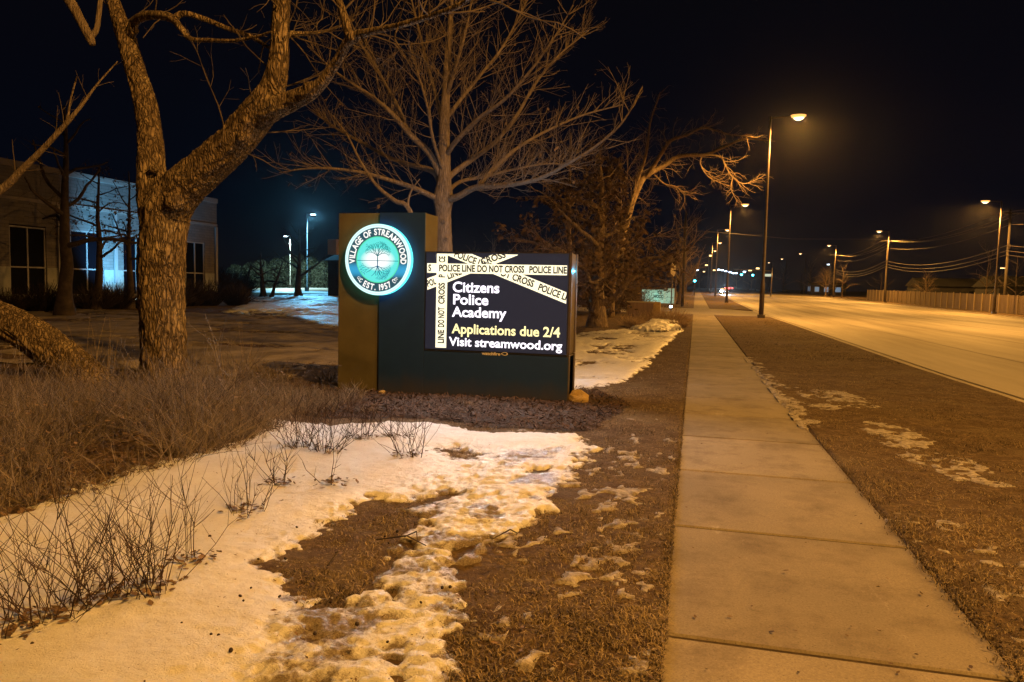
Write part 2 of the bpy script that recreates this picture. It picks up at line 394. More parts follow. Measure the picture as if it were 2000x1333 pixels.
# road, gutter and kerbs
ys = axis(0, 80, 1.2, -40, 600, 1.06)
def strip(xs, zo, name, mat):
    X, Y = np.meshgrid(np.array(xs, float), ys); return tag(MB().grid(X, Y, zg(Y)+zo(X)).build(name, mat, smooth=True), kind='structure')
strip([5.96, 9.2, 12.8, 16.4, 20, 23.6, 27, 29.1], lambda X: -.115+.10*(1-((X-17.5)/11.7)**2), 'road', M['road'])
strip([5.50, 5.60, 5.95], lambda X: np.where(X < 5.95, -.125, -.118), 'gutter', M['kerb'])
def kerb(x0, x1, name):
    yk = ys[(ys < 58) | (ys > 75)] if x0 < 10 else ys
    for lo, hi in (((-40, 57.4), (75.6, 600)) if x0 < 10 else ((-40, 600),)):
        q = np.concatenate([[lo], ys[(ys > lo) & (ys < hi)], [hi]])
        prof = [(x0, -.2), (x0, .0), (x0+.02, .012), (x1-.03, .012), (x1, -.01), (x1, -.2)]
        V = np.array([[(px, yy, zg(yy)+pz) for px, pz in prof] for yy in q]); n = len(prof)
        f = [(i*n+j, (i+1)*n+j, (i+1)*n+j+1, i*n+j+1) for i in range(len(q)-1) for j in range(n-1)]
        tag(MB().add(V.reshape(-1, 3), f).build(name, M['kerb']), kind='structure')
kerb(5.345, 5.50, 'kerb'); kerb(29.1, 29.3, 'kerb')
# long joints between the lanes: tar seams lying on the slab
mk = MB()
for xx in (5.99, 9.2, 12.85, 16.5, 20.1, 23.7):
    X, Y = np.meshgrid(np.array([xx-.02, xx+.02]), ys); mk.grid(X, Y, zg(Y)-.115+.10*(1-((X-17.5)/11.7)**2)+.006)
tag(mk.build('road_joints', simple('tar_seam', (.07, .05, .035), None, 1, .8)), kind='structure')
mk = MB()
for xx in (16.2, 20.4):
    yk = -20
    while yk < 260:
        q = np.linspace(yk, yk+3, 4); X, Y = np.meshgrid(np.array([xx-.06, xx+.06]), q); mk.grid(X, Y, zg(Y)-.115+.10*(1-((X-17.5)/11.7)**2)+.009); yk += 12
tag(mk.build('lane_markings', simple('worn_lane_paint', (.5, .44, .32), (.62, .56, .42), 4, .7)), kind='structure')
# driveway apron
X, Y = np.meshgrid(np.linspace(-30, 5.52, 40), np.linspace(57.45, 75.55, 16))
tag(MB().grid(X, Y, zg(Y)+.004-.11*ss(2.5, 5.5, X)).build('driveway', m_concrete('driveway_concrete', (.24, .21, .17), (.34, .30, .25)), smooth=True), kind='structure')

# ------------------------------------------------------------------ old snow lying on the lawn
main_poly = pxpoly([(-300, 1085), (0, 1020), (100, 975), (200, 945), (330, 905), (450, 872), (530, 842), (505, 828), (505, 822), (640, 838), (740, 833), (830, 832), (930, 848),
    (1060, 852), (1135, 856), (1150, 885), (1130, 925), (1085, 965), (1070, 1010), (1000, 1055), (1015, 1085), (960, 1105), (950, 1180), (925, 1240), (895, 1300), (870, 1420), (-700, 1500)])
hole_a = pxpoly([(640, 1022), (690, 1005), (740, 985), (795, 1008), (780, 1040), (735, 1062), (722, 1125), (690, 1168), (625, 1182), (590, 1150), (525, 1112), (590, 1078), (650, 1055)])
hole_b = pxpoly([(850, 880), (890, 876), (930, 890), (925, 902), (880, 898)])
hole_c = pxpoly([(770, 990), (850, 975), (880, 968), (860, 985), (800, 1000)])
icy_poly = pxpoly([(780, 960), (880, 900), (1130, 870), (1120, 940), (1060, 1020), (1010, 1090), (950, 1190), (890, 1320), (600, 1420), (420, 1330), (560, 1200), (740, 1140), (790, 1060)])
def snow_sheet(xs, ys, sd_fun, h, name, icy=None, amp=.10, rough=.03, mat=None):
    X, Y = np.meshgrid(xs, ys); s = sd_fun(X, Y)
    s = s+amp*fbm(X*2.2, Y*2.2, 3.3, 5)*1.8+1.25*amp*fbm(X*7, Y*7, 8.3, 4)+.55*amp*noise(X*24, Y*24, 1.9)
    ice = ss(-.25, .30, icy(X, Y)+.3*fbm(X*1.5, Y*1.5, 4.4, 3)) if icy else 0*X
    # the trodden part is broken open in many places
    s = s-ice*np.maximum(0, 1.1*fbm(X*2.1, Y*1.6, 11.1, 4)+.75*fbm(X*9, Y*7, 6.6, 3)-.12)
    z = h*(1-np.exp(-np.clip(s, 0, 9)/(.13+.16*ice)))*(1-.45*ice)
    cr = 1-np.abs(fbm((X+.55*Y)*4.5, (Y-.35*X)*10, 9.9, 4))*2.6            # wind and melt crests, running askew
    gr_ = .55*(1-2*np.abs(noise(X*19, Y*19, 4.4)))+.45*(1-2*np.abs(noise(X*37, Y*37, 6.1)))
    rel = .8*fbm(X*2.0, Y*2.0, 2.8, 3)+(.15+.35*ice)*cr+(.08+.16*ice)*gr_
    z = z+np.where(s > 0, rough*(.75+.35*ice)*np.clip(s/.07, 0, 1)*rel, 0)
    z = z+.006*noise(X*34, Y*34, 1.1)*np.clip(s/.05, 0, 1)*(.4+ice)
    z = np.where(s < 0, np.clip(s*1.2, -.08, 0), z)
    Zs = gz0(X, Y)+z-.002
    k = (s > -.07); k = k[:-1, :-1] | k[1:, 1:] | k[1:, :-1] | k[:-1, 1:]
    tone = np.clip(ice*(.24+.55*fbm(X*2.6, Y*2.6, 14.4, 4)-.16*np.clip(rel, -1.2, 1))+.40*(1-np.clip(s/.14, 0, 1))*(.6+.8*noise(X*15, Y*15, 3.)), 0, 1)
    return tag(MB().grid(X, Y, Zs, k, tone).build(name, mat or M['snow'], smooth=True, tone=True), kind='structure')
def sd_main(X, Y):
    s = sdpoly(X, Y, main_poly)
    for hp in (hole_a, hole_b, hole_c): s = np.minimum(s, -sdpoly(X, Y, hp)+.02)
    return s
snow_sheet(np.arange(-6.6, -.28, .016), np.concatenate([np.arange(1.5, 5, .0145), np.arange(5, 8.6, .021)]), sd_main, .055, 'snow_cover', lambda X, Y: sdpoly(X, Y, icy_poly), .11, .036)
# crumbs of snow left on the lawn beside the walk
def sd_crumb(X, Y):
    lim = np.minimum(np.minimum(-.16-X, X+2.2), np.minimum(Y-1.8, 11.4-Y))
    return np.minimum(.16*fbm(X*1.3, Y*1.2, 21.1, 3)+.26*fbm(X*5, Y*3.5, 5.1, 3)+.16*noise(X*19, Y*15, 2.2)-.12-.05*ss(7, 9, Y), lim)
snow_sheet(np.arange(-2.2, -.12, .03), np.arange(1.8, 9.8, .03), sd_crumb, .03, 'snow_remains', None, .07, .02, M['lacy'])
back_poly = pxpoly([(1090, 655), (1200, 646), (1280, 640), (1335, 646), (1315, 662), (1285, 690), (1265, 715), (1225, 745), (1120, 772), (1000, 765), (1000, 700)])
snow_sheet(np.arange(-6, -.15, .05), np.arange(11.4, 40, .06), lambda X, Y: np.minimum(sdpoly(X, Y, back_poly), np.maximum(.02, .5*fbm(X*.9, Y*.7, 31.3, 4)+.16)), .06, 'snow_cover', lambda X, Y: sdpoly(X, Y, back_poly)*0-.2, .10, .03)
mound = pxpoly([(1225, 648), (1250, 632), (1275, 622), (1300, 618), (1328, 622), (1336, 648), (1290, 655)])
snow_sheet(np.arange(-6, -.2, .06), np.arange(31, 54, .09), lambda X, Y: sdpoly(X, Y, mound)-.15, .34, 'snow_bank', lambda X, Y: X*0+.12, .22, .10)
pk = [pxpoly(p) for p in ([(1690, 828), (1760, 838), (1850, 880), (1950, 945), (1900, 952), (1820, 915), (1740, 880)], [(1770, 1012), (1830, 1020), (1930, 1060), (2010, 1110), (1960, 1120), (1880, 1090), (1800, 1060)],
      [(1470, 700), (1500, 735), (1590, 835), (1560, 838), (1500, 780), (1448, 700)], [(1560, 760), (1640, 765), (1720, 800), (1600, 800)], [(1960, 1160), (2100, 1180), (2100, 1300), (1990, 1240)])]
def sd_pk(X, Y):
    s = np.full(X.shape, -9.)
    for q in pk: s = np.maximum(s, sdpoly(X, Y, q))
    return np.minimum(np.minimum(s+.10, .26*fbm(X*1.6, Y*1.6, 41.2, 3)+.32*fbm(X*5, Y*4, 4.2, 3)+.22*noise(X*17, Y*13, 2.2)+.01), np.minimum(5.2-X, X-1.34))
snow_sheet(np.arange(1.34, 5.25, .035), np.arange(2.6, 22, .035), sd_pk, .013, 'snow_remains', lambda X, Y: X*0-.05, .08, .012, M['lacy'])
lawn_snow = pxpoly([(-900, 640), (-300, 600), (0, 596), (300, 590), (520, 600), (660, 640), (900, 660), (900, 735), (640, 740), (300, 735), (0, 745), (-900, 800)])
snow_sheet(np.arange(-34, -4.2, .07), np.arange(11.3, 33, .09), lambda X, Y: np.minimum(np.minimum(sdpoly(X, Y, lawn_snow), -4.6-X+.3*fbm(X, Y, 2.)), .30+.9*fbm(X*.45, Y*.8, 61.2, 4)), .04, 'thin_snow', lambda X, Y: -.02+X*0, .20, .035, M['thin'])
blue_poly = pxpoly([(440, 612), (500, 588), (560, 580), (640, 572), (760, 566), (900, 575), (900, 640), (640, 640), (600, 632), (560, 622)])
far_poly = pxpoly([(380, 577), (480, 572), (590, 577), (470, 588), (400, 590)])
def sd_far(X, Y):
    return np.maximum(np.minimum(sdpoly(X, Y, blue_poly), np.maximum(1.3*fbm(X*.35, Y*.25, 51.2, 5)+.26, -9)), np.minimum(sdpoly(X, Y, far_poly), .8*fbm(X*.3, Y*.25, 3.2, 4)))
snow_sheet(np.arange(-46, -6, .16), np.arange(26, 92, .22), sd_far, .10, 'snow_cover', None, .25, .06)
lot_poly = pxpoly([(400, 568), (500, 566), (700, 562), (900, 563), (900, 572), (640, 574), (480, 572)])
snow_sheet(np.arange(-110, -10, .8), np.arange(62, 190, .9), lambda X, Y: np.minimum(sdpoly(X, Y, lot_poly), 2*fbm(X*.08, Y*.08, 9.2, 4)+1.0), .15, 'snow_cover', None, .5, .08)

# ------------------------------------------------------------------ dead grass, mulch chips, fallen leaves
rng = np.random.default_rng(5)
def blades(name, pts, L, wd, lean, mat, hmin=.3, kind='stuff', flat=0.):
    n = len(pts); p = np.column_stack([pts, gz0(pts[:, 0], pts[:, 1])-.006]); L = L*np.clip(1+1.1*fbm(pts[:, 0]*2.3, pts[:, 1]*2.3, 17., 3), .35, 1.5)
    a = rng.uniform(0, 2*math.pi, n); ln = L*rng.uniform(hmin, 1, n); le = rng.uniform(lean*.55, lean, n)
    d = np.column_stack([np.cos(a), np.sin(a), 0*a]); sd = np.column_stack([-np.sin(a), np.cos(a), 0*a])*(wd*rng.uniform(.6, 1.2, n))[:, None]*.5
    up = np.array([0, 0, 1.])
    mid = p+d*(ln*.35*le)[:, None]+up*(ln*.55*(1-.45*le))[:, None]
    tip = p+d*(ln*.95*le)[:, None]+up*(ln*(1.0-.9*le))[:, None]
    V = np.stack([p-sd, p+sd, mid+sd*.8, mid-sd*.8, tip], 1).reshape(-1, 3); b = np.arange(n)*5
    f = np.column_stack([b, b+1, b+2, b+3]).tolist()+np.column_stack([b+3, b+2, b+4]).tolist()
    t = np.repeat(np.clip(rng.normal(.40, .28, n)+.35*fbm(pts[:, 0]*1.5, pts[:, 1]*1.5, 6., 3), 0, 1), 5)
    mb = MB(); mb.v.append(V); mb.f = [tuple(q) for q in f]; mb.n = len(V); mb.cols.append(t)
    return mb.build(name, mat, tone=True)
def scatter(n, x0, x1, y0, y1, pw=1.6):
    u = rng.uniform(0, 1, n); yv = (y0**(1-pw)+(y1**(1-pw)-y0**(1-pw))*u)**(1/(1-pw))
    return np.column_stack([rng.uniform(x0, x1, n), yv])
def near_snow(P): return sd_main(P[:, 0], P[:, 1])
P = scatter(150000, -2.9, -.09, 2.0, 13); P = P[near_snow(P) < .04+.22*rng.uniform(size=len(P))**2.5]
P2 = scatter(170000, 1.45, 5.33, 2.4, 24, 1.8)
Ph = scatter(26000, -4.0, -1.0, 3., 6.8); Ph = Ph[(near_snow(Ph) < 0)]
cl = lambda Q: Q[rng.uniform(size=len(Q)) < np.clip(.55+1.6*fbm(Q[:, 0]*5, Q[:, 1]*5, 3.1, 3)+1.2*fbm(Q[:, 0]*1.1, Q[:, 1]*1.1, 8.8, 3), .42, 1)]
P, P2, Ph = cl(P), cl(P2), cl(Ph)
g = blades('dead_grass', np.vstack([P, P2, Ph]), .075, .0052, 1.25, M['grass'])
tag(g, 'matted brown dormant grass beside the pavement', 'grass', kind='stuff')
P = np.vstack([scatter(26000, -16, -.1, 13, 42, 1.3), scatter(9000, 1.47, 5.3, 20, 55, 1.3)])
P = P[(P[:, 0] > -.09) | (sdpoly(P[:, 0], P[:, 1], back_poly) < .0)]
tag(blades('dead_grass', P, .09, .011, 1.0, M['grass']), 'thin brown lawn grass farther back around the sign', 'grass', kind='stuff')
# overhanging edge tufts along the pavement
n = 11000
ex = np.where(rng.uniform(size=n) < .45, -.07-np.abs(rng.normal(0, .03, n)), 1.47+.035*rng.normal(size=n)-.02*rng.uniform(size=n))
P = np.column_stack([ex, scatter(n, 0, 1, 2.4, 30, 1.7)[:, 1]])
tag(blades('dead_grass', P, .06, .0045, 1.0, M['grass']), 'ragged brown grass hanging over the pavement edges', 'grass', kind='stuff')
# mulch bed round the sign
bed = pxpoly([(380, 800), (560, 812), (640, 822), (760, 820), (840, 822), (930, 838), (1060, 846), (1165, 848), (1228, 792), (1160, 766), (1000, 760), (640, 750), (400, 770)])
P = scatter(60000, -8.5, -.7, 7.0, 12.4, 1.2); s = sdpoly(P[:, 0], P[:, 1], bed)+.12*fbm(P[:, 0]*3, P[:, 1]*3, 1, 3); P = P[s > 0]; n = len(P)
a = rng.uniform(0, 6.28, n); L = rng.uniform(.016, .065, n); W = rng.uniform(.0025, .0065, n); tl = rng.normal(0, .35, n)
d = np.column_stack([np.cos(a), np.sin(a), tl])*L[:, None]; sd = np.column_stack([-np.sin(a), np.cos(a), rng.normal(0, .4, n)])*W[:, None]
p = np.column_stack([P, gz0(P[:, 0], P[:, 1])+rng.uniform(.002, .035, n)])
V = np.stack([p-d-sd, p+d-sd, p+d+sd, p-d+sd], 1).reshape(-1, 3); b = np.arange(n)*4
mb = MB(); mb.v.append(V); mb.f = [tuple(q) for q in np.column_stack([b, b+1, b+2, b+3]).tolist()]; mb.n = len(V); mb.cols.append(np.repeat(np.clip(rng.normal(.4, .28, n), 0, 1), 4))
tag(mb.build('wood_mulch', M['mulch'], tone=True), 'dark shredded wood mulch spread round the sign base', 'mulch', kind='stuff')
gxs, gys = np.arange(-8.6, -.6, .06), np.arange(7, 12.6, .06); X, Y = np.meshgrid(gxs, gys); s = sdpoly(X, Y, bed)+.12*fbm(X*3, Y*3, 1, 3)
tag(MB().grid(X, Y, gz0(X, Y)+np.clip(s*.3, -.05, .012)+.012*fbm(X*7, Y*7, 4, 3), (s > -.1)[:-1, :-1]).build('mulch_bed', simple('damp_mulch', (.022, .014, .010), (.06, .04, .028), 30, .95, .8, 60), smooth=True), kind='structure')
def leaf_scatter(name, P, size, label, z=.0, mat='leaf'):
    n = len(P); mb = MB(); zz = gz0(P[:, 0], P[:, 1])+z
    for i in range(n):
        s_ = size*rng.uniform(.5, 1.2); q = np.array([(-1, 0, 0), (-.3, -.5, .18), (.45, -.42, .12), (1, 0, .25), (.45, .42, .12), (-.3, .5, .18)])*s_
        q[:, 2] *= rng.uniform(-.5, 2.2); an = rng.uniform(0, 6.3); c, s2 = math.cos(an), math.sin(an)
        tl = rng.normal(0, .5); x = q[:, 0]*c-q[:, 1]*s2; yv = q[:, 0]*s2+q[:, 1]*c
        mb.add(np.column_stack([x+P[i, 0], yv+P[i, 1], q[:, 2]+tl*x*.5+zz[i]+.01]), [(0, 1, 2, 3), (0, 3, 4, 5)], rng.uniform(0, 1))
    return tag(mb.build(name, M[mat], tone=True), label, 'leaves', kind='stuff')

# ------------------------------------------------------------------ the monument sign with display and lit seal
SY = 10.575
sign = thing('monument_sign', 'navy and tan monument sign with lit round seal and bright message display', 'sign', (-3.6, 10.85, -.1))
MB().box(-5.425, -3.985, 10.612, 11.14, -.15, 2.685).build('pylon', M['tan'], sign, bevel=.006)
mb = MB().box(-4.722, -3.982, SY, 10.6095, -.15, 2.69).box(-3.979, -1.752, SY, 11.138, -.15, .605)
mb.build('cladding', M['navy'], sign, bevel=.004)
cab = MB().box(-3.978, -1.772, SY+.004, 11.134, .612, 2.112)
cab = cab.build('display_cabinet', M['screen'], sign, bevel=.004)
mb = MB()
for z0, z1 in ((.64, 2.118), (-.15, .632)):
    mb.box(-1.770, -1.736, SY+.002, SY+.085, z0, z1); mb.box(-1.770, -1.736, 11.05, 11.136, z0, z1); mb.box(-1.770, -1.752, SY+.087, 11.048, z0, z1-.01)
mb.build('end_channel', M['bronze'], sign, bevel=.003)
bl = lathe([(.012, 0), (.012, .012), (.006, .016)], 10)
v = bl[0]; MB().add(np.column_stack([-1.752+v[:, 2], 10.86+v[:, 0], 1.86+v[:, 1]]), bl[1]).build('added_blue_disc', glow('added_blue_glow', (.05, .55, 1.), 40), sign)  # small glowing disc, added as a source for the bluish glow on the channel
L = bpy.data.lights.new('added_blue_light', 'POINT'); L.color = (.05, .5, 1.); L.energy = 5; L.shadow_soft_size = .02  # added point light that spreads the blue over the channel
lo = bpy.data.objects.new('added_blue_light', L); C.objects.link(lo); lo.location = (-1.70, 10.86, 1.86)
MB().box(-3.955, -1.785, SY-.006, SY+.0035, .642, 2.098).build('screen', glow('display_black_level', (.016, .0175, .029), 1.), sign)
def zp(x, y): return (820+x/5.797, 480+y/5.797)
def sp(px, py, Y=SY-.008):
    q = aty(px, py, Y); return q[0], q[2]
def prism(poly, y0, y1):
    n = len(poly); V = [(x, y0, z) for x, z in poly]+[(x, y1, z) for x, z in poly]
    return V, [tuple(range(n)), tuple(range(2*n-1, n-1, -1))]+[(i, n+i, n+(i+1) % n, (i+1) % n) for i in range(n)]
capH = tri_text('H')[0][:, 1].max()
def text_on(mb, s, x0, z0, width, cap, ang=0., yf=0., bold=.015):
    v, f = tri_text(s, 1., bold); v = v.copy(); v[:, 0] -= v[:, 0].min()
    sx_ = width/v[:, 0].max(); v[:, 0] *= sx_; v[:, 1] *= cap/capH
    c, s_ = math.cos(ang), math.sin(ang)
    mb.add(np.column_stack([x0+v[:, 0]*c-v[:, 1]*s_, np.full(len(v), yf), z0+v[:, 0]*s_+v[:, 1]*c]), f)
E_TAPE = glow('display_tape', (1., .965, .70), 1.25); E_WH = glow('display_white', (.90, .87, 1.), 1.7); E_YL = glow('display_yellow', (1., .93, .46), 1.25)
for nm_, yy_, rz_ in (('display_light', SY-.03, math.pi), ('display_light', 11.165, 0)):   # the display's own light, one for each face
    L = bpy.data.lights.new(nm_, 'AREA'); L.shape = 'RECTANGLE'; L.size = 2.1; L.size_y = 1.4; L.energy = 1.5; L.color = (.93, .92, 1.)
    o_ = bpy.data.objects.new(nm_, L); C.objects.link(o_); o_.location = (-2.87, yy_, 1.37); o_.rotation_euler = (math.pi/2, 0, rz_)
    for px_ in (-3.8, -2.9, -2.0):
        L = bpy.data.lights.new('display_glow', 'SPOT'); L.spot_size = R(170); L.spot_blend = .9; L.energy = 190 if rz_ else 90; L.shadow_soft_size = .02; L.color = (.90, .91, 1.)
        o_ = bpy.data.objects.new('display_glow', L); C.objects.link(o_); o_.location = (px_, SY-.02 if rz_ else 11.16, 1.9); o_.rotation_euler = (math.pi/2-.25, 0, rz_)
xr = sp(*zp(1668, 245))[0]; xl = sp(*zp(85, 200))[0]; ztop = sp(*zp(200, 91))[1]
bands = MB(); hv = MB(); ink = MB(); ink2 = MB()
d1 = [sp(*zp(*q)) for q in ((318, 95), (590, 95), (1665, 530), (1655, 660), (318, 113))]; d1[0] = (d1[0][0], ztop); d1[1] = (d1[1][0], ztop); d1[2] = (xr, d1[2][1]); d1[3] = (xr, d1[3][1])
d2 = [sp(*zp(*q)) for q in ((85, 372), (700, 148), (830, 97), (1112, 100), (1108, 110), (310, 418), (85, 502))]; d2[2] = (d2[2][0], ztop); d2[3] = (d2[3][0], ztop)
bands.add(*prism(d1[::-1], SY-.0090, SY-.0061)); bands.add(*prism(d2[::-1], SY-.0098, SY-.0091))
zt, zb = sp(*zp(85, 200))[1], sp(*zp(85, 307))[1]; v0, v1 = sp(*zp(186, 600))[0], sp(*zp(308, 600))[0]; vb = sp(*zp(235, 1156))[1]
hv.add(*prism([(xl, zb), (xl, zt), (xr, zt), (xr, zb)][::-1], SY-.0118, SY-.0108)); hv.add(*prism([(v0, vb), (v0, ztop), (v1, ztop), (v1, vb)][::-1], SY-.0132, SY-.0122))
bw = zt-zb; cap = bw*.66
def run(mb, s, a, b, yf, dz=0., ang=None, cap=cap):
    "string from pixel a to pixel b (zoom pixels), lower left to lower right"
    A, B = np.array(sp(*zp(*a))), np.array(sp(*zp(*b)))
    if ang is None: ang = math.atan2(B[1]-A[1], B[0]-A[0])
    text_on(mb, s, A[0], A[1], np.linalg.norm(B-A), cap, ang, yf, .034)
zl = zb+bw*.19
for s, a, b in (('S', 97, 130), ('POLICE LINE', 219, 625), ('DO NOT CROSS', 652, 1183), ('POLICE LINE', 1240, 1664)):
    xa, xb = sp(*zp(a, 290))[0], sp(*zp(b, 310))[0]; text_on(ink2, s, xa, zl, xb-xa, cap, 0, SY-.0136, .034)
xv = sp(*zp(278, 700))[0]
for s, a, b in (('LINE', 1107, 955), ('DO NOT', 925, 700), ('CROSS', 662, 422), ('P', 362, 326), ('CE', 192, 122)):
    za, zc = sp(*zp(278, a))[1], sp(*zp(285, b))[1]; text_on(ink2, s, xv, za, zc-za, cap, math.pi/2, SY-.0136, .034)
dx = np.array([(235, 1152)]); 
for s, a, b, l in (('POLICE LINE', (385, 122), (800, 280), ink), ('OT CROSS', (905, 335), (1280, 472), ink), ('POLICE LI', (1335, 500), (1650, 622), ink)): run(l, s, a, b, SY-.0102)
for s, a, b in (('POL', (92, 468), (192, 432)), ('LINE', (322, 382), (480, 322)), ('CROSS', (700, 222), (978, 132))): run(ink, s, a, b, SY-.0102)
tape = bands.build('tape_graphic', E_TAPE, sign); tape2 = hv.build('tape_graphic', E_TAPE, sign)
ik = ink.build('tape_lettering', M['black'], tape); ik2 = ink2.build('tape_lettering', M['black'], tape2)
def line(s, x0, x1, top, base, mat, bold=.024):
    A, B = sp(*zp(x0, base)), sp(*zp(x1, base)); T = sp(*zp(x0, top)); mb = MB()
    text_on(mb, s, A[0], A[1], B[0]-A[0], T[1]-A[1], 0, SY-.0085, bold); return mb.build('message_line', mat, sign)
msgs = [line('Citizens', 372, 900, 412, 523, E_WH), line('Police', 377, 775, 552, 662, E_WH), line('Academy', 362, 980, 694, 802, E_WH),
        line('Applications due 2/4', 360, 1588, 886, 990, E_YL, .022), line('Visit streamwood.org', 328, 1612, 1036, 1130, E_WH, .022)]
# maker's name under the display
A, B = sp(941, 694, SY-.003), sp(977, 695, SY-.003); mb = MB(); text_on(mb, 'watchfire', A[0], A[1]+.006, B[0]-A[0], .046, 0, SY-.0075, .02)
t = np.linspace(0, 2*math.pi, 30); r0 = sp(985, 691, SY-.003); fl = []
for q in (1., .72): fl.append(np.column_stack([r0[0]+.055*q*np.cos(t)*(1+.0*t)-.0, np.full(30, SY-.0075), r0[1]-.004+.026*q*np.sin(t)*np.where(np.cos(t) < 0, (1+np.cos(t))**.7, 1)]))
mb.add(np.vstack(fl), [(i, i+1, 31+i, 30+i) for i in range(29)]); mb.build('maker_mark', M['grey'], sign)
# the other face of the display shows the same message
RB = Matrix.Translation((-2.875-sign.location.x, 10.855-sign.location.y, 0)) @ Matrix.Rotation(math.pi, 4, 'Z') @ Matrix.Translation((2.875+sign.location.x, sign.location.y-10.855, 0))
for o in [tape, tape2]+msgs:
    c = copy_tree(o); c.parent = sign; c.matrix_local = RB

# round lit seal
SCX, SCZ, SR, SF = -4.707, 1.972, .54, SY-.095
def ring(mb, r0, r1, y, n=96):
    a = np.arange(n)*2*math.pi/n; V = [(SCX+r*math.cos(t), y, SCZ+r*math.sin(t)) for r in (r0, r1) for t in a]
    return mb.add(V, [(i, (i+1) % n, n+(i+1) % n, n+i) for i in range(n)])
def disc(mb, r, y, n=96):
    return mb.add([(SCX+r*math.cos(t), y, SCZ+r*math.sin(t)) for t in np.arange(n)*2*math.pi/n], [tuple(range(n))])
def m_panel(name, kind):
    "translucent face lit by tubes inside the box: brighter where the tubes sit"
    m, t, b = nm(name); tc = t.nodes.new('ShaderNodeTexCoord'); sb = N(t, 'ShaderNodeVectorMath'); sb.operation = 'SUBTRACT'
    sb.inputs[1].default_value = (SCX-sign.location.x, 0, SCZ-sign.location.z); t.links.new(tc.outputs['Object'], sb.inputs[0])
    s = t.nodes.new('ShaderNodeSeparateXYZ'); t.links.new(sb.outputs[0], s.inputs[0])
    def math_(op, a, c):
        n = t.nodes.new('ShaderNodeMath'); n.operation = op
        for i, x in ((0, a), (1, c)):
            if isinstance(x, (int, float)): n.inputs[i].default_value = x
            else: t.links.new(x, n.inputs[i])
        return n.outputs[0]
    if kind == 'inner':
        u = math_('MULTIPLY', s.outputs['X'], 3.4); v_ = math_('MULTIPLY', s.outputs['Z'], 5.6)
        d = math_('ADD', math_('MULTIPLY', u, u), math_('MULTIPLY', v_, v_))
        col = ramp(t, d, .24, 1.4, (1., 1., 1.), (.10, .76, .72)); st = 1.1
    else:
        v_ = math_('MULTIPLY', math_('ADD', s.outputs['Z'], .16), 8.5); d = math_('MULTIPLY', v_, v_)
        col = ramp(t, d, .0, 1.3, (.012, .42, .80), (.004, .075, .13)); st = .85
    t.links.new(col, b.inputs['Emission Color']); b.inputs['Emission Strength'].default_value = st
    b.inputs['Base Color'].default_value = (.05, .1, .12, 1); b.inputs['Roughness'].default_value = .3; return m
v, f = lathe([(SR-.004, 0), (SR, .004), (SR, .090), (SR-.004, .094)], 96)
seal = MB().add(np.column_stack([SCX+v[:, 0], SY-.0005-v[:, 2], SCZ+v[:, 1]]), f).build('lit_seal', glow('seal_edge', (.10, .85, .90), 1.6), sign)
ring(MB(), .486, SR-.002, SF-.001).build('rim', glow('seal_rim', (.66, .98, 1.), 1.15), seal)
ring(MB(), .513, .516, SF-.0015).build('rim_line', glow('seal_line', (.10, .45, .5), .6), seal)
ring(MB(), .352, .486, SF-.001).build('band', m_panel('seal_band', 'band'), seal)
ring(MB(), .337, .352, SF-.001).build('green_ring', glow('seal_green', (.09, .72, .42), 1.), seal)
disc(MB(), .337, SF-.001).build('centre_panel', m_panel('seal_centre', 'inner'), seal)
MB().add(*prism([(SCX-.335, SCZ-.010), (SCX+.335, SCZ-.014), (SCX+.335, SCZ-.022), (SCX-.335, SCZ-.018)], SF-.003, SF-.0015)).build('ground_line', glow('seal_dark', (.004, .16, .24), .8), seal)
rr = random.Random(4)
def emblem(mb, sgn):
    def seg(x, z, a, l, wd, k):
        x2 = x+l*math.sin(a); z2 = z+l*math.cos(a)
        if math.hypot(x2, z2*1.05) > .268 and k > 1: return
        nx, nz = math.cos(a)*wd/2, -math.sin(a)*wd/2
        mb.add([(SCX+x-nx, SF-.0035, SCZ+sgn*(z-nz)-.02), (SCX+x+nx, SF-.0035, SCZ+sgn*(z+nz)-.02), (SCX+x2+nx*.8, SF-.0035, SCZ+sgn*(z2+nz*.8)-.02), (SCX+x2-nx*.8, SF-.0035, SCZ+sgn*(z2-nz*.8)-.02)], [(0, 1, 2, 3)])
        if k == 0: return
        for da in ((-.34, .36) if k < 6 else (-1.02, -.42, .12, .55, 1.05)):
            seg(x2, z2, a*.96+da*rr.uniform(.8, 1.2), l*(rr.uniform(.74, .92) if k < 6 else rr.uniform(.75, 1.15)), max(.0036, wd*.72), k-1)
    seg(0, 0, 0, .075, .017, 6)
mb = MB(); emblem(mb, 1); mb.build('tree_emblem', glow('seal_tree', (.005, .17, .20), .8), seal)
mb = MB(); emblem(mb, -1); mb.build('root_emblem', glow('seal_root', (.002, .12, .26), .8), seal)
def arc_text(mb, s, rad, a0, a1, h, top=True, wid=.80, bold=.030):
    gl = [(tri_text(ch, 1., bold) if ch != ' ' else None) for ch in s]
    adv = [(.34 if g is None else np.ptp(g[0][:, 0])*wid+.115) for g in gl]; tot = sum(adv)
    k = h/capH; pos = 0
    for g, ad in zip(gl, adv):
        if g is not None:
            v = g[0].copy(); v[:, 0] -= (v[:, 0].min()+v[:, 0].max())/2; v[:, 0] *= wid*k; v[:, 1] = v[:, 1]*k-h/2
            th = a0+(a1-a0)*(pos+ad/2)/tot; ph = th-math.pi/2 if top else th+math.pi/2
            c, s_ = math.cos(ph), math.sin(ph); x = rad*math.cos(th)+v[:, 0]*c-v[:, 1]*s_; z = rad*math.sin(th)+v[:, 0]*s_+v[:, 1]*c
            mb.add(np.column_stack([SCX+x, np.full(len(x), SF-.004), SCZ+z]), g[1])
        pos += ad
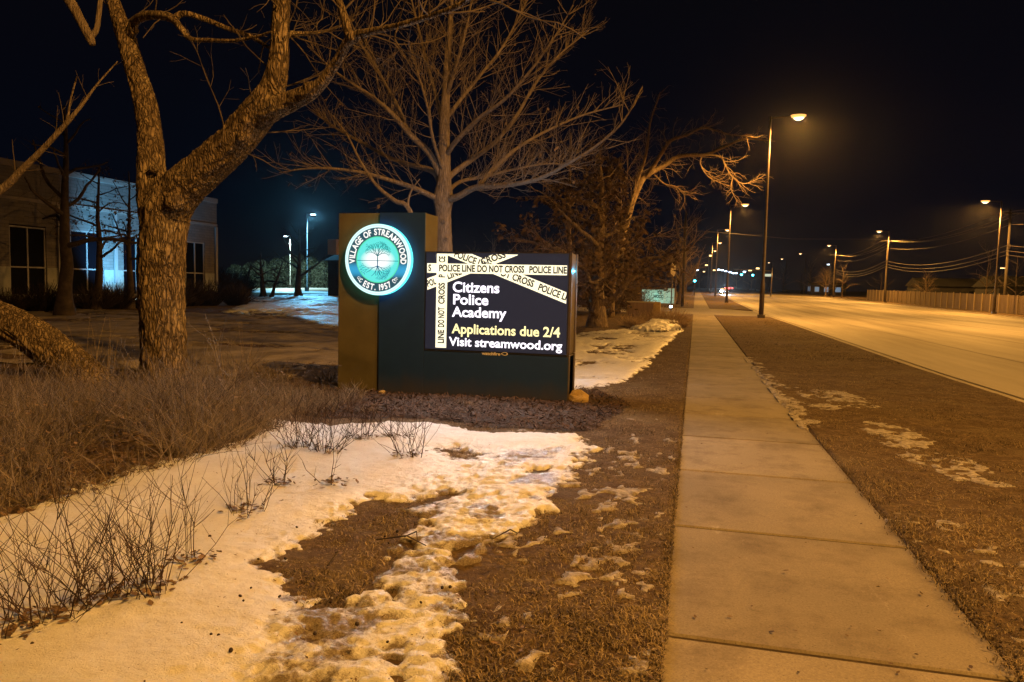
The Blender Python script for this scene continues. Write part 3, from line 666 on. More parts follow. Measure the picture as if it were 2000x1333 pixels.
lt = MB(); arc_text(lt, 'VILLAGE OF STREAMWOOD', .420, R(189), R(-9), .088); arc_text(lt, 'EST. 1957', .420, R(237), R(302), .086, False)
for sgn in (-1, 1):
    for q, (an, rd) in enumerate(((-.62, .030), (-.70, .022), (-.55, .018))):
        an2 = math.pi/2+(math.pi/2+ -an+.18*0)*sgn if False else (-math.pi/2+sgn*(.70+.075*q)); cx, cz = .420*math.cos(an2), .420*math.sin(an2)
        tt = np.linspace(.4, 5.6, 18); V = []
        for rr_ in (rd, rd*.62): V += [(SCX+cx+rr_*math.cos(t0*sgn+.5), SF-.004, SCZ+cz+rr_*math.sin(t0)) for t0 in tt]
        lt.add(V, [(i, i+1, 19+i, 18+i) for i in range(17)])
lt.build('seal_lettering', glow('seal_white', (.95, 1., 1.), 1.1), seal)

def rock(label, x, y, s, seed, mat):
    u = np.linspace(0, 2*math.pi, 25); v_ = np.linspace(-math.pi/2, math.pi/2, 15); U, V = np.meshgrid(u, v_)
    x0, y0, z0 = np.cos(U)*np.cos(V), np.sin(U)*np.cos(V), np.sin(V); r_ = 1+.45*fbm(x0*1.3+seed, y0*1.3, z0*1.3, 3); r_ = np.round(r_*7)/7*.6+r_*.4
    o = MB().grid(x0*r_*s[0], y0*r_*s[1], z0*r_*s[2]).build('rock', mat, smooth=False); o.location = (x, y, float(gz0(np.array(x), np.array(y)))+s[2]*.55)
    return tag(o, label, 'rock')
M['rock'] = simple('ochre_rock', (.30, .20, .07), (.44, .31, .12), 8, .9, .6, 40)
q = gnd(1128, 790); rock('ochre angular rock against the right end of the sign base', q[0]+.02, q[1]-.05, (.13, .10, .11), 3.1, M['rock'])
q = gnd(752, 771); rock('small orange stone at the foot of the tan panel edge', q[0], q[1]-.12, (.05, .045, .045), 8.4, M['rock'])

# ------------------------------------------------------------------ trees
def plimb(pts, Y0):
    "limb traced as (px, py, width px, depth offset) -> rows x,y,z,r"
    out = []
    for q in pts:
        p = aty(q[0], q[1], Y0+(q[3] if len(q) > 3 else 0)); dep = -float(CM3[:, 2]@(p-CO)); out.append([*p, q[2]*.5*dep/F*.90])
    return np.array(out)
def bark_tube(mb, rows, k=36, step=.035, amp=.07, seed=0., low=.10):
    S = spline(rows, step); p, r = S[:, :3], np.maximum(S[:, 3], .004); n = len(p)
    V, f = tube(p, r, k, True); V = V.reshape(n, k, 3); D = V-p[:, None]
    s = np.concatenate([[0], np.cumsum(np.linalg.norm(np.diff(p, axis=0), axis=1))])[:, None]
    a = (np.arange(k)*2*math.pi/k)[None]; Rm = r[:, None]
    q = 1-2*np.abs(noise(np.cos(a)*Rm*26+seed, np.sin(a)*Rm*26+40, s*5.5))-.5*np.abs(noise(np.cos(a)*Rm*60+seed, np.sin(a)*Rm*60, s*16))
    l = fbm(np.cos(a)*1.1+seed, np.sin(a)*1.1, s*1.7/np.maximum(1, 1), 3)
    V = p[:, None]+D*(1+amp*q+low*l)[..., None]
    return mb.add(V.reshape(-1, 3), f)
def grow(rg, p, d, L, r, lvl, out, opt):
    n = max(3, int(L/opt['step'])); pts = [np.array(p, float)]; d = np.array(d, float); d /= np.linalg.norm(d)
    for i in range(n):
        d = d+np.array([rg.gauss(0, 1), rg.gauss(0, 1), rg.gauss(0, 1)])*opt['wob']+np.array([0, 0, opt['up']*(1 if lvl else .4)]); d /= np.linalg.norm(d)
        pts.append(pts[-1]+d*L/n)
    P = np.array(pts); rad = np.linspace(r, max(r*.38, .0016), n+1); out.append((lvl, P, rad))
    if lvl >= opt['levels']: return
    sprout(rg, P, rad, L, lvl, out, opt)
def sprout(rg, P, rad, L, lvl, out, opt, lo=.18, dens=None):
    n = len(P)-1; m = int((dens or opt['dens'][min(lvl, len(opt['dens'])-1)])*max(L, .25)); 
    for j in range(m):
        t = lo+(1-lo)*(j+rg.random())/m; i = min(int(t*n), n-1); q = P[i]+(P[i+1]-P[i])*(t*n-i)
        ax = P[i+1]-P[i]; ax /= np.linalg.norm(ax)+1e-9; rv = np.array([rg.gauss(0, 1), rg.gauss(0, 1), rg.gauss(0, 1)*.7+opt.get('bias', .25)]); rv -= ax*(rv@ax); rv /= np.linalg.norm(rv)+1e-9
        an = R(rg.uniform(*opt['ang'])); d = ax*math.cos(an)+rv*math.sin(an)
        l2 = L*rg.uniform(*opt['ratio'])*(1.12-.62*t); r2 = min(rad[i]*.62, .0095*l2+.0016) if lvl else min(rad[i]*.5, .012*l2+.002)
        if l2 > opt.get('lmin', .1): grow(rg, q, d, l2, r2, lvl+1, out, opt)
def tubes(mb, out, k=(8, 5, 4, 3, 3), tone=None, rg=random):
    for lvl, P, r in out: mb.tube(P, r, k[min(lvl, len(k)-1)], False)
    return mb
def leaves_on(mb, rg, out, prob, size, lv=2, droop=.6):
    for lvl, P, r in out:
        if lvl < lv: continue
        for i in range(1, len(P)):
            if rg.random() < prob:
                c = P[i]+np.array([rg.gauss(0, .03), rg.gauss(0, .03), -.03]); s = size*rg.uniform(.6, 1.3); a = rg.uniform(0, 6.28); u = np.array([math.cos(a), math.sin(a), rg.gauss(-droop, .4)]); u /= np.linalg.norm(u)
                v = np.cross(u, [rg.gauss(0, .5), rg.gauss(0, .5), 1]); v /= np.linalg.norm(v)+1e-9; nn = np.cross(u, v)
                mb.add([c, c+s*(.4*u+.34*v+.10*nn), c+s*(.75*u+.22*v), c+s*1.05*u+.1*s*nn, c+s*(.75*u-.22*v), c+s*(.4*u-.34*v+.10*nn)], [(0, 1, 2, 3), (0, 3, 4, 5)], rg.random())
    return mb

# --- big forked tree on the left, about 11 m away
TY = 9.75
LT = [
 [(322, 800, 112), (322, 760, 98), (320, 700, 90), (318, 640, 90), (315, 580, 92), (316, 520, 92), (320, 460, 92), (326, 415, 96, .02), (350, 375, 90, .0), (400, 330, 80, -.05), (445, 290, 76, -.12), (485, 245, 74, -.2), (515, 205, 66, -.28), (535, 165, 50, -.32), (545, 110, 40, -.35), (548, 50, 37, -.42), (551, -20, 35, -.5), (556, -140, 30, -.6), (570, -300, 24, -.5)],
 [(316, 470, 70, .02), (300, 405, 62, .06), (296, 340, 56, .12), (292, 260, 50, .25), (283, 200, 46, .35), (265, 140, 40, .45), (248, 80, 38, .55), (230, 30, 30, .65), (217, -10, 25, .7), (195, -90, 22, .8), (190, -220, 18, 1.0)],
 [(505, 235, 46, -.25), (540, 210, 46, -.4), (575, 194, 40, -.5), (605, 180, 34, -.6), (632, 158, 24, -.7), (655, 125, 21, -.8), (672, 95, 21, -.9), (690, 72, 20, -1.0), (725, 62, 15, -1.15), (780, 50, 13, -1.35), (840, 32, 12, -1.6), (890, 14, 11, -1.8), (935, -14, 9, -2.0), (1000, -60, 7, -2.3)],
 [(684, 82, 18, -.95), (678, 55, 19, -1.0), (668, 20, 17, -1.0), (655, -25, 14, -1.0), (640, -100, 12, -1.0), (650, -200, 9, -.9)],
 [(256, 70, 20, .5), (262, 45, 20, .45), (280, 33, 19, .3), (305, 30, 19, .2), (335, 36, 17, .05), (353, 55, 13, -.1), (372, 76, 11, -.2), (410, 79, 9, -.3), (455, 80, 8, -.4), (500, 72, 6, -.5), (530, 62, 4, -.6)],
 [(338, 38, 15, .05), (360, 27, 12, .1), (400, 38, 11, .2), (445, 56, 10, .3), (490, 72, 9, .4), (525, 93, 7, .2), (540, 100, 6, -.3)],
 [(545, 80, 18, -.35), (565, 68, 14, -.2), (600, 66, 9, 0), (640, 60, 6, .3), (690, 40, 4, .6)],
]
ltree = thing('forked_tree', 'big bare forked tree with rough bark rising from brush left of the sign', 'tree', tuple(aty(322, 775, TY)*np.array([1, 1, 0])))
tm = MB()
for i, l in enumerate(LT): bark_tube(tm, plimb(l, TY), 72 if i < 3 else 28, .02 if i < 3 else .025, .085 if i < 3 else .06, i*13.7, .09)
for (px, py, rr_, dy) in ((475, 268, .10, -.33), (340, 395, .15, -.25), (605, 172, .09, -.62), (300, 330, .07, -.1), (690, 74, .075, -1.02), (262, 60, .07, .45)):
    c = aty(px, py, TY+dy); u = np.linspace(0, 2*math.pi, 19); v_ = np.linspace(-math.pi/2, math.pi/2, 11); U, V = np.meshgrid(u, v_)
    a, b, c_ = np.cos(U)*np.cos(V), np.sin(U)*np.cos(V), np.sin(V); r_ = rr_*(1+.3*fbm(a*2+px, b*2, c_*2, 3)); tm.grid(c[0]+a*r_, c[1]+b*r_, c[2]+c_*r_)
tm.build('trunk', M['bark'], ltree, smooth=True)
rg = random.Random(11); out = []
opt = dict(step=.16, wob=.15, up=.05, levels=3, dens=(3.2, 5, 5), ang=(28, 70), ratio=(.30, .62), lmin=.10, bias=.3)
for l, dn, L_ in ((LT[0], 4.0, 1.6), (LT[1], 1.0, 1.), (LT[2], 6.5, 1.5), (LT[3], 9, 1.5), (LT[4], 1.0, .5), (LT[5], 2.5, .7), (LT[6], 10, 1.4)):
    S = spline(plimb(l, TY), .2); k = int(len(S)*(.45 if l is LT[0] else .3 if l in (LT[1], LT[2]) else .1)); S = S[k:]
    P = S[:, :3]; n_ = int(dn*np.linalg.norm(np.diff(P, axis=0), axis=1).sum())
    for j in range(n_):
        i = rg.randrange(1, len(P)-1); ax = P[i+1]-P[i]; ax /= np.linalg.norm(ax); rv = np.array([rg.gauss(0, 1), rg.gauss(0, 1), rg.gauss(.35, .8)]); rv -= ax*(rv@ax); rv /= np.linalg.norm(rv)
        d = ax*.55+rv*.8; grow(rg, P[i]+rv*S[i, 3]*.8, d, L_*rg.uniform(.35, 1), min(.011, S[i, 3]*.5), 1, out, opt)
tubes(MB(), out).build('branches', M['twig'], ltree, smooth=True)

# --- second stem leaning out to the left and a limb hanging into the frame
lean = thing('leaning_tree', 'thick bare trunk leaning out of the picture at the left edge', 'tree', tuple(aty(185, 765, 9.9)*np.array([1, 1, 0])))
tm = MB(); LL = [(215, 790, 70), (188, 762, 84), (150, 725, 84), (110, 690, 80, -.05), (60, 655, 76, -.15), (5, 625, 70, -.25), (-70, 590, 64, -.4), (-160, 520, 56, -.6), (-260, 400, 48, -.8), (-320, 250, 40, -.9)]
bark_tube(tm, plimb(LL, 9.9), 72, .02, .085, 55.); 
LM = [(-320, 260, 34, -.9), (-200, 130, 26, -.7), (-60, 40, 24, -.5)]
tm.build('trunk', M['bark'], lean, smooth=True)
out = []
for (a, b, L_) in (((-260, 400), (160, -120), 2.2), ((-300, 300), (260, -200), 2.4), ((-160, 520), (100, -260), 1.6)):
    p = aty(a[0], a[1], 9.2); d = aty(a[0]+b[0], a[1]+b[1], 9.5)-p; grow(rg, p, d, L_, .03, 0, out, opt)
tubes(MB(), out).build('branches', M['twig'], lean, smooth=True)
hang = thing('leaning_tree', 'pale forked limb end of a bare tree entering at the upper left corner', 'tree', tuple(aty(-60, 900, 9.0)*np.array([1, 1, 0])))
tm = MB(); HL = [[(-420, 900, 60), (-420, 500, 55), (-380, 100, 48), (-250, -120, 40), (-60, -160, 34), (90, -60, 26, .2), (135, 0, 22, .3), (160, 45, 19, .3), (176, 76, 17, .3), (181, 88, 12, .3)], [(176, 74, 14, .3), (188, 58, 11, .35), (194, 20, 10, .4), (200, -40, 9, .5)],
  [(-400, 420, 30), (-250, 400, 24), (-60, 395, 20), (0, 372, 17, .2), (45, 330, 14, .3), (90, 285, 12, .4), (135, 235, 10, .5), (160, 205, 7, .6), (190, 165, 4, .8), (230, 120, 2, 1.0)], [(132, 238, 6, .5), (137, 200, 4, .6), (150, 150, 3, .7)]]
for i, l in enumerate(HL): bark_tube(tm, plimb(l, 8.6), 16, .04, .04, 70+i*5)
tm.build('trunk', M['bark2'], hang, smooth=True)
out = []
for l in HL[2:3]:
    S = spline(plimb(l, 8.6), .2); sprout(rg, S[12:, :3], S[12:, 3], 1.2, 0, out, opt, .3, 12)
tubes(MB(), out).build('branches', M['twig'], hang, smooth=True)

# --- bare young tree behind the sign
CY = 15.0
CT = [
 [(874, 640, 44), (870, 560, 38), (868, 470, 34), (866, 420, 34), (866, 388, 42), (868, 350, 30), (868, 300, 26), (868, 240, 22), (871, 180, 18), (874, 110, 14), (880, 40, 10), (884, -40, 7), (890, -160, 3)],
 [(862, 392, 17), (840, 382, 15, -.2), (810, 368, 13, -.5), (760, 352, 11, -.9), (710, 338, 9, -1.3), (650, 330, 7, -1.7), (595, 330, 5, -2.0), (545, 338, 2, -2.2)],
 [(862, 362, 18), (845, 335, 16, .2), (800, 322, 12, .5), (755, 306, 10, .8), (705, 278, 8, 1.1), (655, 250, 6, 1.4), (610, 215, 3, 1.7)],
 [(862, 345, 18), (838, 300, 17, -.2), (800, 262, 15, -.4), (765, 222, 13, -.6), (725, 188, 10, -.8), (690, 165, 8, -1.), (655, 140, 5, -1.2), (600, 90, 2, -1.4)],
 [(800, 262, 12, -.4), (775, 205, 10, -.2), (750, 160, 8, 0), (728, 120, 7, .2), (704, 85, 5, .3), (680, 30, 3, .5)],
 [(866, 250, 12), (852, 190, 10, .3), (835, 130, 9, .5), (822, 75, 7, .7), (806, 10, 5, .9), (790, -60, 3, 1.1)],
 [(872, 392, 20), (895, 384, 18, -.2), (932, 366, 15, -.4), (990, 362, 13, -.8), (1050, 350, 11, -1.2), (1105, 322, 9, -1.6), (1165, 285, 7, -1.9), (1215, 240, 5, -2.2), (1255, 170, 3, -2.4)],
 [(932, 366, 13, -.4), (965, 330, 11, 0), (1010, 290, 9, .3), (1070, 255, 7, .7), (1140, 225, 5, 1.0), (1215, 205, 3, 1.2)],
 [(872, 352, 17), (890, 335, 15, .3), (930, 306, 13, .6), (970, 275, 11, .9), (1010, 225, 9, 1.2), (1045, 165, 7, 1.5), (1090, 110, 5, 1.8), (1150, 60, 3, 2.0)],
 [(870, 305, 15), (892, 275, 13, -.3), (935, 232, 11, -.6), (985, 195, 9, -.9), (1035, 140, 7, -1.2), (1085, 70, 5, -1.5), (1120, 10, 3, -1.7)],
 [(870, 235, 11), (900, 195, 10, .2), (940, 145, 8, .4), (980, 95, 6, .6), (1010, 40, 4, .8), (1040, -20, 2, 1.0)],
 [(872, 190, 11), (890, 130, 9, -.3), (906, 75, 8, -.5), (920, 10, 5, -.7), (930, -60, 3, -.8)],
 [(868, 380, 12, .1), (900, 355, 10, .6), (950, 345, 8, 1.0), (1010, 330, 6, 1.4), (1080, 320, 4, 1.8), (1140, 330, 2, 2.0)],
 [(864, 330, 10, -.1), (845, 270, 9, -.5), (835, 210, 7, -.9), (818, 150, 5, -1.2), (800, 90, 3, -1.4)],
]
ct = thing('young_tree', 'bare young tree with spreading branches standing right behind the sign', 'tree', tuple(aty(872, 620, CY)*np.array([1, 1, 0])))
tm = MB()
for i, l in enumerate(CT): bark_tube(tm, plimb(l, CY)*np.array([1, 1, 1, 1. if i == 0 else .82]), 20 if i == 0 else 10, .05, .03, i*3.3, .06)
for px, py in ((867, 433), (872, 467)):
    p = aty(px, py, CY-.16); v, f = lathe([(.075, 0), (.07, .04), (.035, .045), (.03, .02)], 12); tm.add(np.column_stack([p[0]+v[:, 0]*.6, p[1]-v[:, 2], p[2]+v[:, 1]*.6]), f)
tm.build('trunk', M['bark2'], ct, smooth=True)
out = []; rg = random.Random(23)
opt2 = dict(step=.17, wob=.13, up=.045, levels=3, dens=(4.5, 5, 4.5), ang=(25, 58), ratio=(.34, .66), lmin=.09, bias=.35)
for i, l in enumerate(CT):
    S = spline(plimb(l, CY), .2); a = int(len(S)*.55) if i == 0 else int(len(S)*.16); S = S[a:]; L_ = np.linalg.norm(np.diff(S[:, :3], axis=0), axis=1).sum()
    n_ = int(L_*13)
    for j in range(n_):
        k = rg.randrange(0, len(S)-1); t = k/len(S); ax = S[k+1, :3]-S[k, :3]; ax /= np.linalg.norm(ax); rv = np.array([rg.gauss(0, 1), rg.gauss(0, 1), rg.gauss(.5, .7)]); rv -= ax*(rv@ax); rv /= np.linalg.norm(rv)
        an = R(rg.uniform(25, 60)); grow(rg, S[k, :3], ax*math.cos(an)+rv*math.sin(an), rg.uniform(.5, 1.5)*(1-.45*t), min(.0085, S[k, 3]*.55), 1, out, opt2)
tubes(MB(), out, (8, 5, 3, 3)).build('branches', M['bark2'], ct, smooth=True)
leaves_on(MB(), rg, out, .012, .085, 2).build('clinging_leaf', M['leaf'], ct, tone=True)['kind'] = 'stuff'
st = thing('sapling', 'thin bare stem slanting up left from behind the sign top', 'sapling', tuple(aty(815, 640, 13.2)*np.array([1, 1, 0])))
tm = MB()
for l in ([(850, 640, 13), (830, 520, 12), (800, 412, 11), (770, 392, 10), (735, 362, 8), (705, 318, 6), (680, 268, 4), (650, 225, 2)], [(801, 414, 6), (797, 395, 5), (805, 370, 4), (820, 350, 2)]): bark_tube(tm, plimb(l, 13.2), 10, .05, .04, 9., .06)
tm.build('trunk', M['bark2'], st, smooth=True); out = []
S = spline(plimb([(770, 392, 10), (735, 362, 8), (705, 318, 6), (680, 268, 4), (650, 225, 2)], 13.2), .15); sprout(rg, S[:, :3], S[:, 3], 1.1, 0, out, opt2, .1, 9); tubes(MB(), out).build('branches', M['bark2'], st, smooth=True)
leaves_on(MB(), rg, out, .10, .085, 1).build('clinging_leaf', M['leaf'], st, tone=True)['kind'] = 'stuff'

def free_tree(name, label, x, y, H, r, seed, opt, mat='bark3', leaf=0, lsize=.1, group=None, nlimb=9, spread=.55, lo=.28, lmat='leaf', lean_=(0, 0), limbL=.5, cat='tree'):
    rg = random.Random(seed); z0 = float(zg(y)); t = thing(name, label, cat, (x, y, z0), group); out = []; tr = []
    n = 8; P = [np.array([x, y, z0-.1])]
    for i in range(n): P.append(P[-1]+np.array([lean_[0]*H/n+rg.gauss(0, .02)*H/n*2, lean_[1]*H/n+rg.gauss(0, .02)*H/n*2, H*.92/n]))
    P = np.array(P); rad = r*(1-.88*np.linspace(0, 1, n+1)**.8); rad[0] *= 1.35
    tm = MB(); bark_tube(tm, np.column_stack([P, rad]), 12, .25, .04, seed, .08)
    for j in range(nlimb):
        t_ = lo+(.96-lo)*(j+rg.random()*.8)/nlimb; i = min(int(t_*n), n-1); q = P[i]+(P[i+1]-P[i])*(t_*n-i); a = j*2.4+rg.uniform(-.5, .5)
        d = np.array([math.cos(a)*spread, math.sin(a)*spread, rg.uniform(.25, .6)]); o2 = []; grow(rg, q, d, H*limbL*(1.15-.75*t_)*rg.uniform(.8, 1.2), max(.02, rad[i]*.5), 0, o2, opt)
        out += o2
    for lvl, P_, r_ in out:
        if lvl == 0: tm.tube(P_, r_, 7, False)
    tm.build('trunk', M[mat], t, smooth=True)
    tubes(MB(), [o for o in out if o[0] > 0], (7, 4, 3, 3)).build('branches', M[mat], t, smooth=True)
    if leaf: leaves_on(MB(), rg, out, leaf, lsize, 1).build('foliage', M[lmat], t, tone=True)['kind'] = 'stuff'
    return t
far = dict(step=.5, wob=.16, up=.05, levels=2, dens=(2.2, 2.4), ang=(28, 62), ratio=(.35, .62), lmin=.25, bias=.2)

# --- trees along the walk and behind the sign on the right
opt_oak = dict(step=.35, wob=.17, up=.03, levels=2, dens=(3.2, 3.6), ang=(30, 70), ratio=(.38, .66), lmin=.2, bias=.1)
free_tree('oak_tree', 'wide oak still holding brown leaves between the sign and the low brick wall', -4.35, 34, 8.5, .42, 31, opt_oak, 'bark3', .95, .24, None, 18, .85, .14)
free_tree('oak_tree', 'tall thin tree mostly bare behind the leafy oak', -6.6, 40, 11, .26, 35, opt_oak, 'bark3', .03, .15, None, 10, .5, .4)
free_tree('oak_tree', 'thin bare pole-like tree next to the leaning trunk', -5.0, 46, 11, .17, 38, opt_oak, 'bark3', .03, .15, None, 9, .45, .42, lean_=(.06, 0))
lt = thing('leaning_maple', 'bare tree whose limb arches right towards the tall street lamp', 'tree', (-5.2, 55.5, -.19)); tm = MB()
LMP = [[(1196, 640, 26), (1205, 560, 22), (1214, 470, 20), (1226, 420, 18), (1238, 385, 16), (1255, 350, 14, .3), (1275, 335, 12, .6), (1300, 322, 10, 1.0), (1320, 308, 9, 1.4), (1350, 303, 8, 1.8), (1380, 302, 7, 2.2), (1420, 285, 5, 2.6), (1455, 272, 4, 3), (1500, 275, 2, 3.3)],
  [(1264, 345, 12, .3), (1278, 322, 10, 0), (1292, 300, 9, -.3), (1310, 275, 7, -.6), (1340, 265, 5, -.9), (1375, 250, 4, -1.2), (1420, 262, 3, -1.3), (1470, 268, 2, -1.5)],
  [(1370, 303, 4, 2.0), (1405, 306, 3.4, 2.3), (1418, 325, 3, 2.5), (1430, 345, 2.6, 2.6), (1452, 359, 2.1, 2.8), (1480, 350, 1.5, 3.0), (1494, 342, 1., 3.1)], [(1432, 345, 2.2, 2.6), (1428, 368, 1.7, 2.6), (1440, 395, 1., 2.7)],
  [(1278, 342, 4, .6), (1298, 360, 3.3, .5), (1322, 366, 2.7, .4), (1338, 381, 2, .3), (1360, 376, 1.2, .2)], [(1372, 303, 3.4, 2.1), (1368, 320, 2.8, 2.2), (1383, 345, 2.2, 2.3), (1408, 358, 1.6, 2.4), (1425, 364, 1., 2.5)],
  [(1222, 430, 9), (1240, 370, 7, -.5), (1262, 300, 6, -1), (1270, 240, 4, -1.3), (1290, 180, 2.5, -1.6)]]
for i, l in enumerate(LMP): bark_tube(tm, plimb(l, 55.5), 12 if i == 0 else 8, .14, .035, i*2.2, .07)
tm.build('trunk', M['bark3'], lt, smooth=True); out = []; rg = random.Random(8)
optc = dict(step=.2, wob=.24, up=-.01, levels=3, dens=(2.2, 2.2, 2.2), ang=(22, 60), ratio=(.40, .72), lmin=.2, bias=-.1)
for l in LMP: S = spline(plimb(l, 55.5), .3); S = S[len(S)//2 if l is LMP[0] else 2:]; sprout(rg, S[:, :3], S[:, 3], 3.0, 0, out, optc, .1, 4.5*len(S)*.3/3.0)
out = [(a_, b_, c_*1.25) for a_, b_, c_ in out]
tubes(MB(), out, (6, 4, 3, 3)).build('branches', M['bark3'], lt, smooth=True)
opt_v = dict(step=.4, wob=.15, up=.03, levels=2, dens=(2.6, 3), ang=(22, 55), ratio=(.35, .6), lmin=.2, bias=.3)
free_tree('vase_tree', 'vase shaped bare tree beside the pavement beyond the driveway', -1.6, 88, 11, .40, 51, opt_v, 'bark3', 0, .1, None, 14, .42, .16)
free_tree('vase_tree', 'smaller bare tree in the row past the driveway corner', -2.2, 112, 9, .30, 52, opt_v, 'bark3', .04, .2, None, 11, .5, .2)
free_tree('vase_tree', 'dark bare tree left behind the monument sign by the driveway', -8.5, 84, 10, .30, 54, opt_v, 'bark3', .05, .2, None, 11, .55, .2)

# street trees and woods far off: a few kinds, each tree its own
gr = 'bare trees in the distance'
protos = []
for i, (H, nl, sp_) in enumerate(((8, 12, .5), (10, 13, .45), (6, 20, .42))):
    protos.append(free_tree('bare_tree', 'distant bare tree', 0, 1.0, H, .16, 60+i, dict(far, dens=(1.6, 1.5) if i < 2 else (4, 4)), 'darkbark' if i == 0 else 'bark3', 0, .1, gr, nl, sp_, .2))
far_spots = [(30.9, 194, 2, 1.25), (33.5, 238, 0, 1.0), (34, 92, 0, .85), (38, 112, 1, .85), (33.5, 150, 0, .8), (35, 128, 2, .9), (43, 100, 1, .9), (31.5, 176, 1, .8), (34, 200, 0, 1), (31.5, 225, 1, 1), (33, 255, 0, 1), (31, 285, 1, 1), (29, 320, 0, 1), (25, 360, 1, 1.), (-3.4, 135, 1, .9), (-3, 158, 0, .9), (-2.6, 182, 1, .8), (-2.5, 210, 2, 1), (-12, 110, 0, 1), (-16, 120, 1, 1), (-21, 128, 0, 1), (-27, 118, 1, .95), (-33, 126, 0, .9), (-40, 132, 1, .9), (-6, 240, 0, 1), (2, 420, 1, 1.1), (12, 440, 0, 1.2), (22, 430, 1, 1.2), (-8, 400, 0, 1.2), (-12, 62, 2, .9), (-17, 70, 0, .9), (-23, 84, 1, .8)]
FT = {}
where = ['tan bare tree by the road under the twin head lamp', 'smaller bare tree left of the tan roadside one']
for i, (x, y, k, s) in enumerate(far_spots):
    o = copy_tree(protos[k]); o.location = (x, y, float(zg(y))); o.scale = (s, s, s); o.rotation_euler.z = i*1.7
    o['label'] = where[i] if i < 2 else ('dark bare tree behind the board fence across the road' if i < 14 else 'dark bare tree far off on the left side of the road')
    FT.setdefault(0 if i < 2 else 1 if i < 14 else 2, []).append(o)
    o['group'] = 'roadside trees across the road' if i < 2 else ('trees behind the far fence' if i < 14 else 'far trees left of the road')
order_labels(FT[1], 'dark bare tree behind the board fence, %s from the left'); order_labels(FT[2], 'dark bare tree far off beyond the near trees, %s from the left')
for p in protos:
    for ch in list(p.children): bpy.data.objects.remove(ch)
    bpy.data.objects.remove(p)
# trees by the building and the parking lot
opt_d = dict(step=.3, wob=.16, up=.0, levels=2, dens=(3, 3), ang=(40, 80), ratio=(.35, .6), lmin=.2, bias=0.)
def at_bld(px, X): 
    p = atx(px, 560, X); return p[0], p[1]
for (px, X_, H, r, sd, ln, lf, lb) in ((125, -27, 10, .36, 71, (0, 0), .05, 'thick dark trunk before the building between the two left windows'), (186, -31, 8.5, .26, 72, (0, .08), .95, 'slanting dark trunk against the brightly lit wall'), (254, -31, 8.5, .22, 73, (0, .02), .95, 'thin upright dark trunk at the right side of the lit wall')):
    x, y = at_bld(px, X_); free_tree('dark_tree', lb, x, y, H, r, sd, opt_d, 'darkbark', lf, .13, None, 11, .85, .33, lean_=ln, limbL=.34)
for (px, Y_, H, r, sd, ln, lb) in ((515, 72, 5.2, .38, 81, (-.05, 0), 'low spreading tree with forked dark trunk before the lit hedge'), (529, 71.5, 5., .22, 82, (.35, 0), 'slanting dark trunk beside the spreading tree before the lit hedge'), (583, 76, 8.5, .42, 83, (0, 0), 'straight dark trunk beside the taller parking lamp'), (477, 78, 4.6, .2, 84, (.25, 0), 'small crooked dark tree left of the lit hedge')):
    p = aty(px, 575, Y_); free_tree('dark_tree', lb, p[0], Y_, H, r, sd, dict(opt_d, up=.02, ang=(30, 65), dens=(2, 2)), 'darkbark', .0, .14, None, 10, .8, .30, lean_=ln, limbL=.5)

# ------------------------------------------------------------------ brush, shrubs and grasses
def stems(mb, rg, x, y, n, h, spread, base=.08, r=.0026, wob=.10, fork=2, k=3, zoff=0.):
    for i in range(n):
        a = rg.uniform(0, 6.283); q = base*math.sqrt(rg.random()); bx, by = x+q*math.cos(a), y+q*math.sin(a)
        hh = h*rg.uniform(.45, 1.0); tl = spread*rg.uniform(.1, 1.); a2 = a+rg.gauss(0, .6)
        d = np.array([math.cos(a2)*tl, math.sin(a2)*tl, 1.]); d /= np.linalg.norm(d); m = 5
        P = [np.array([bx, by, float(gz0(np.array(bx), np.array(by)))-.02+zoff])]
        for j in range(m): d = d+np.array([rg.gauss(0, wob), rg.gauss(0, wob), -.05*tl]); d /= np.linalg.norm(d); P.append(P[-1]+d*hh/m)
        P = np.array(P); rr_ = r*rg.uniform(.6, 1.3); tn = min(1, max(0, rg.gauss(.4, .25))); mb.tube(P, np.linspace(rr_, rr_*.35, m+1), k, False, tn)
        for j in range(rg.randint(0, fork)):
            s_ = rg.randrange(2, m); e_ = np.array([rg.gauss(0, .7), rg.gauss(0, .7), .8]); e_ /= np.linalg.norm(e_); l2 = hh*rg.uniform(.15, .4)
            mb.tube(np.array([P[s_], P[s_]+e_*l2*.5, P[s_]+e_*l2+np.array([0, 0, l2*.1])]), np.array([rr_*.6, rr_*.45, rr_*.25]), k, False, tn)
    return mb
thick = pxpoly([(-120, 1075), (0, 1035), (100, 995), (230, 955), (340, 925), (470, 880), (545, 838), (620, 805), (680, 785), (560, 770), (400, 772), (200, 775), (60, 790), (-160, 830)])
rg = random.Random(77); mb = MB(); n = 0
tx = [p[0] for p in thick]; ty_ = [p[1] for p in thick]
while n < 7600:
    x, y = rg.uniform(min(tx), max(tx)), rg.uniform(min(ty_), max(ty_))
    if sdpoly(np.array([x]), np.array([y]), thick)[0] < -.75+.86*rg.random()**.28 or noise(np.array([x*1.3]), np.array([y*1.3]), 3.)[0] < -.55: continue
    hv_ = float(fbm(np.array([x*.9]), np.array([y*.9]), 3.3, 3)[0]); stems(mb, rg, x, y, rg.randint(1, 2), rg.uniform(.25, .85)*(1.05 if y > 5.5 else .70)*max(.35, 1+1.6*hv_), 1.3, .05, .0032 if y < 7 else .0042, .24, 5); n += 1
tag(mb.build('brush', M['stem'], tone=True), 'dense tangle of dry brown stems around the forked tree', 'brush', kind='stuff')
P = np.column_stack([rng.uniform(min(tx), max(tx), 5200), rng.uniform(min(ty_), max(ty_), 5200)]); P = P[sdpoly(P[:, 0], P[:, 1], thick) > -.14]
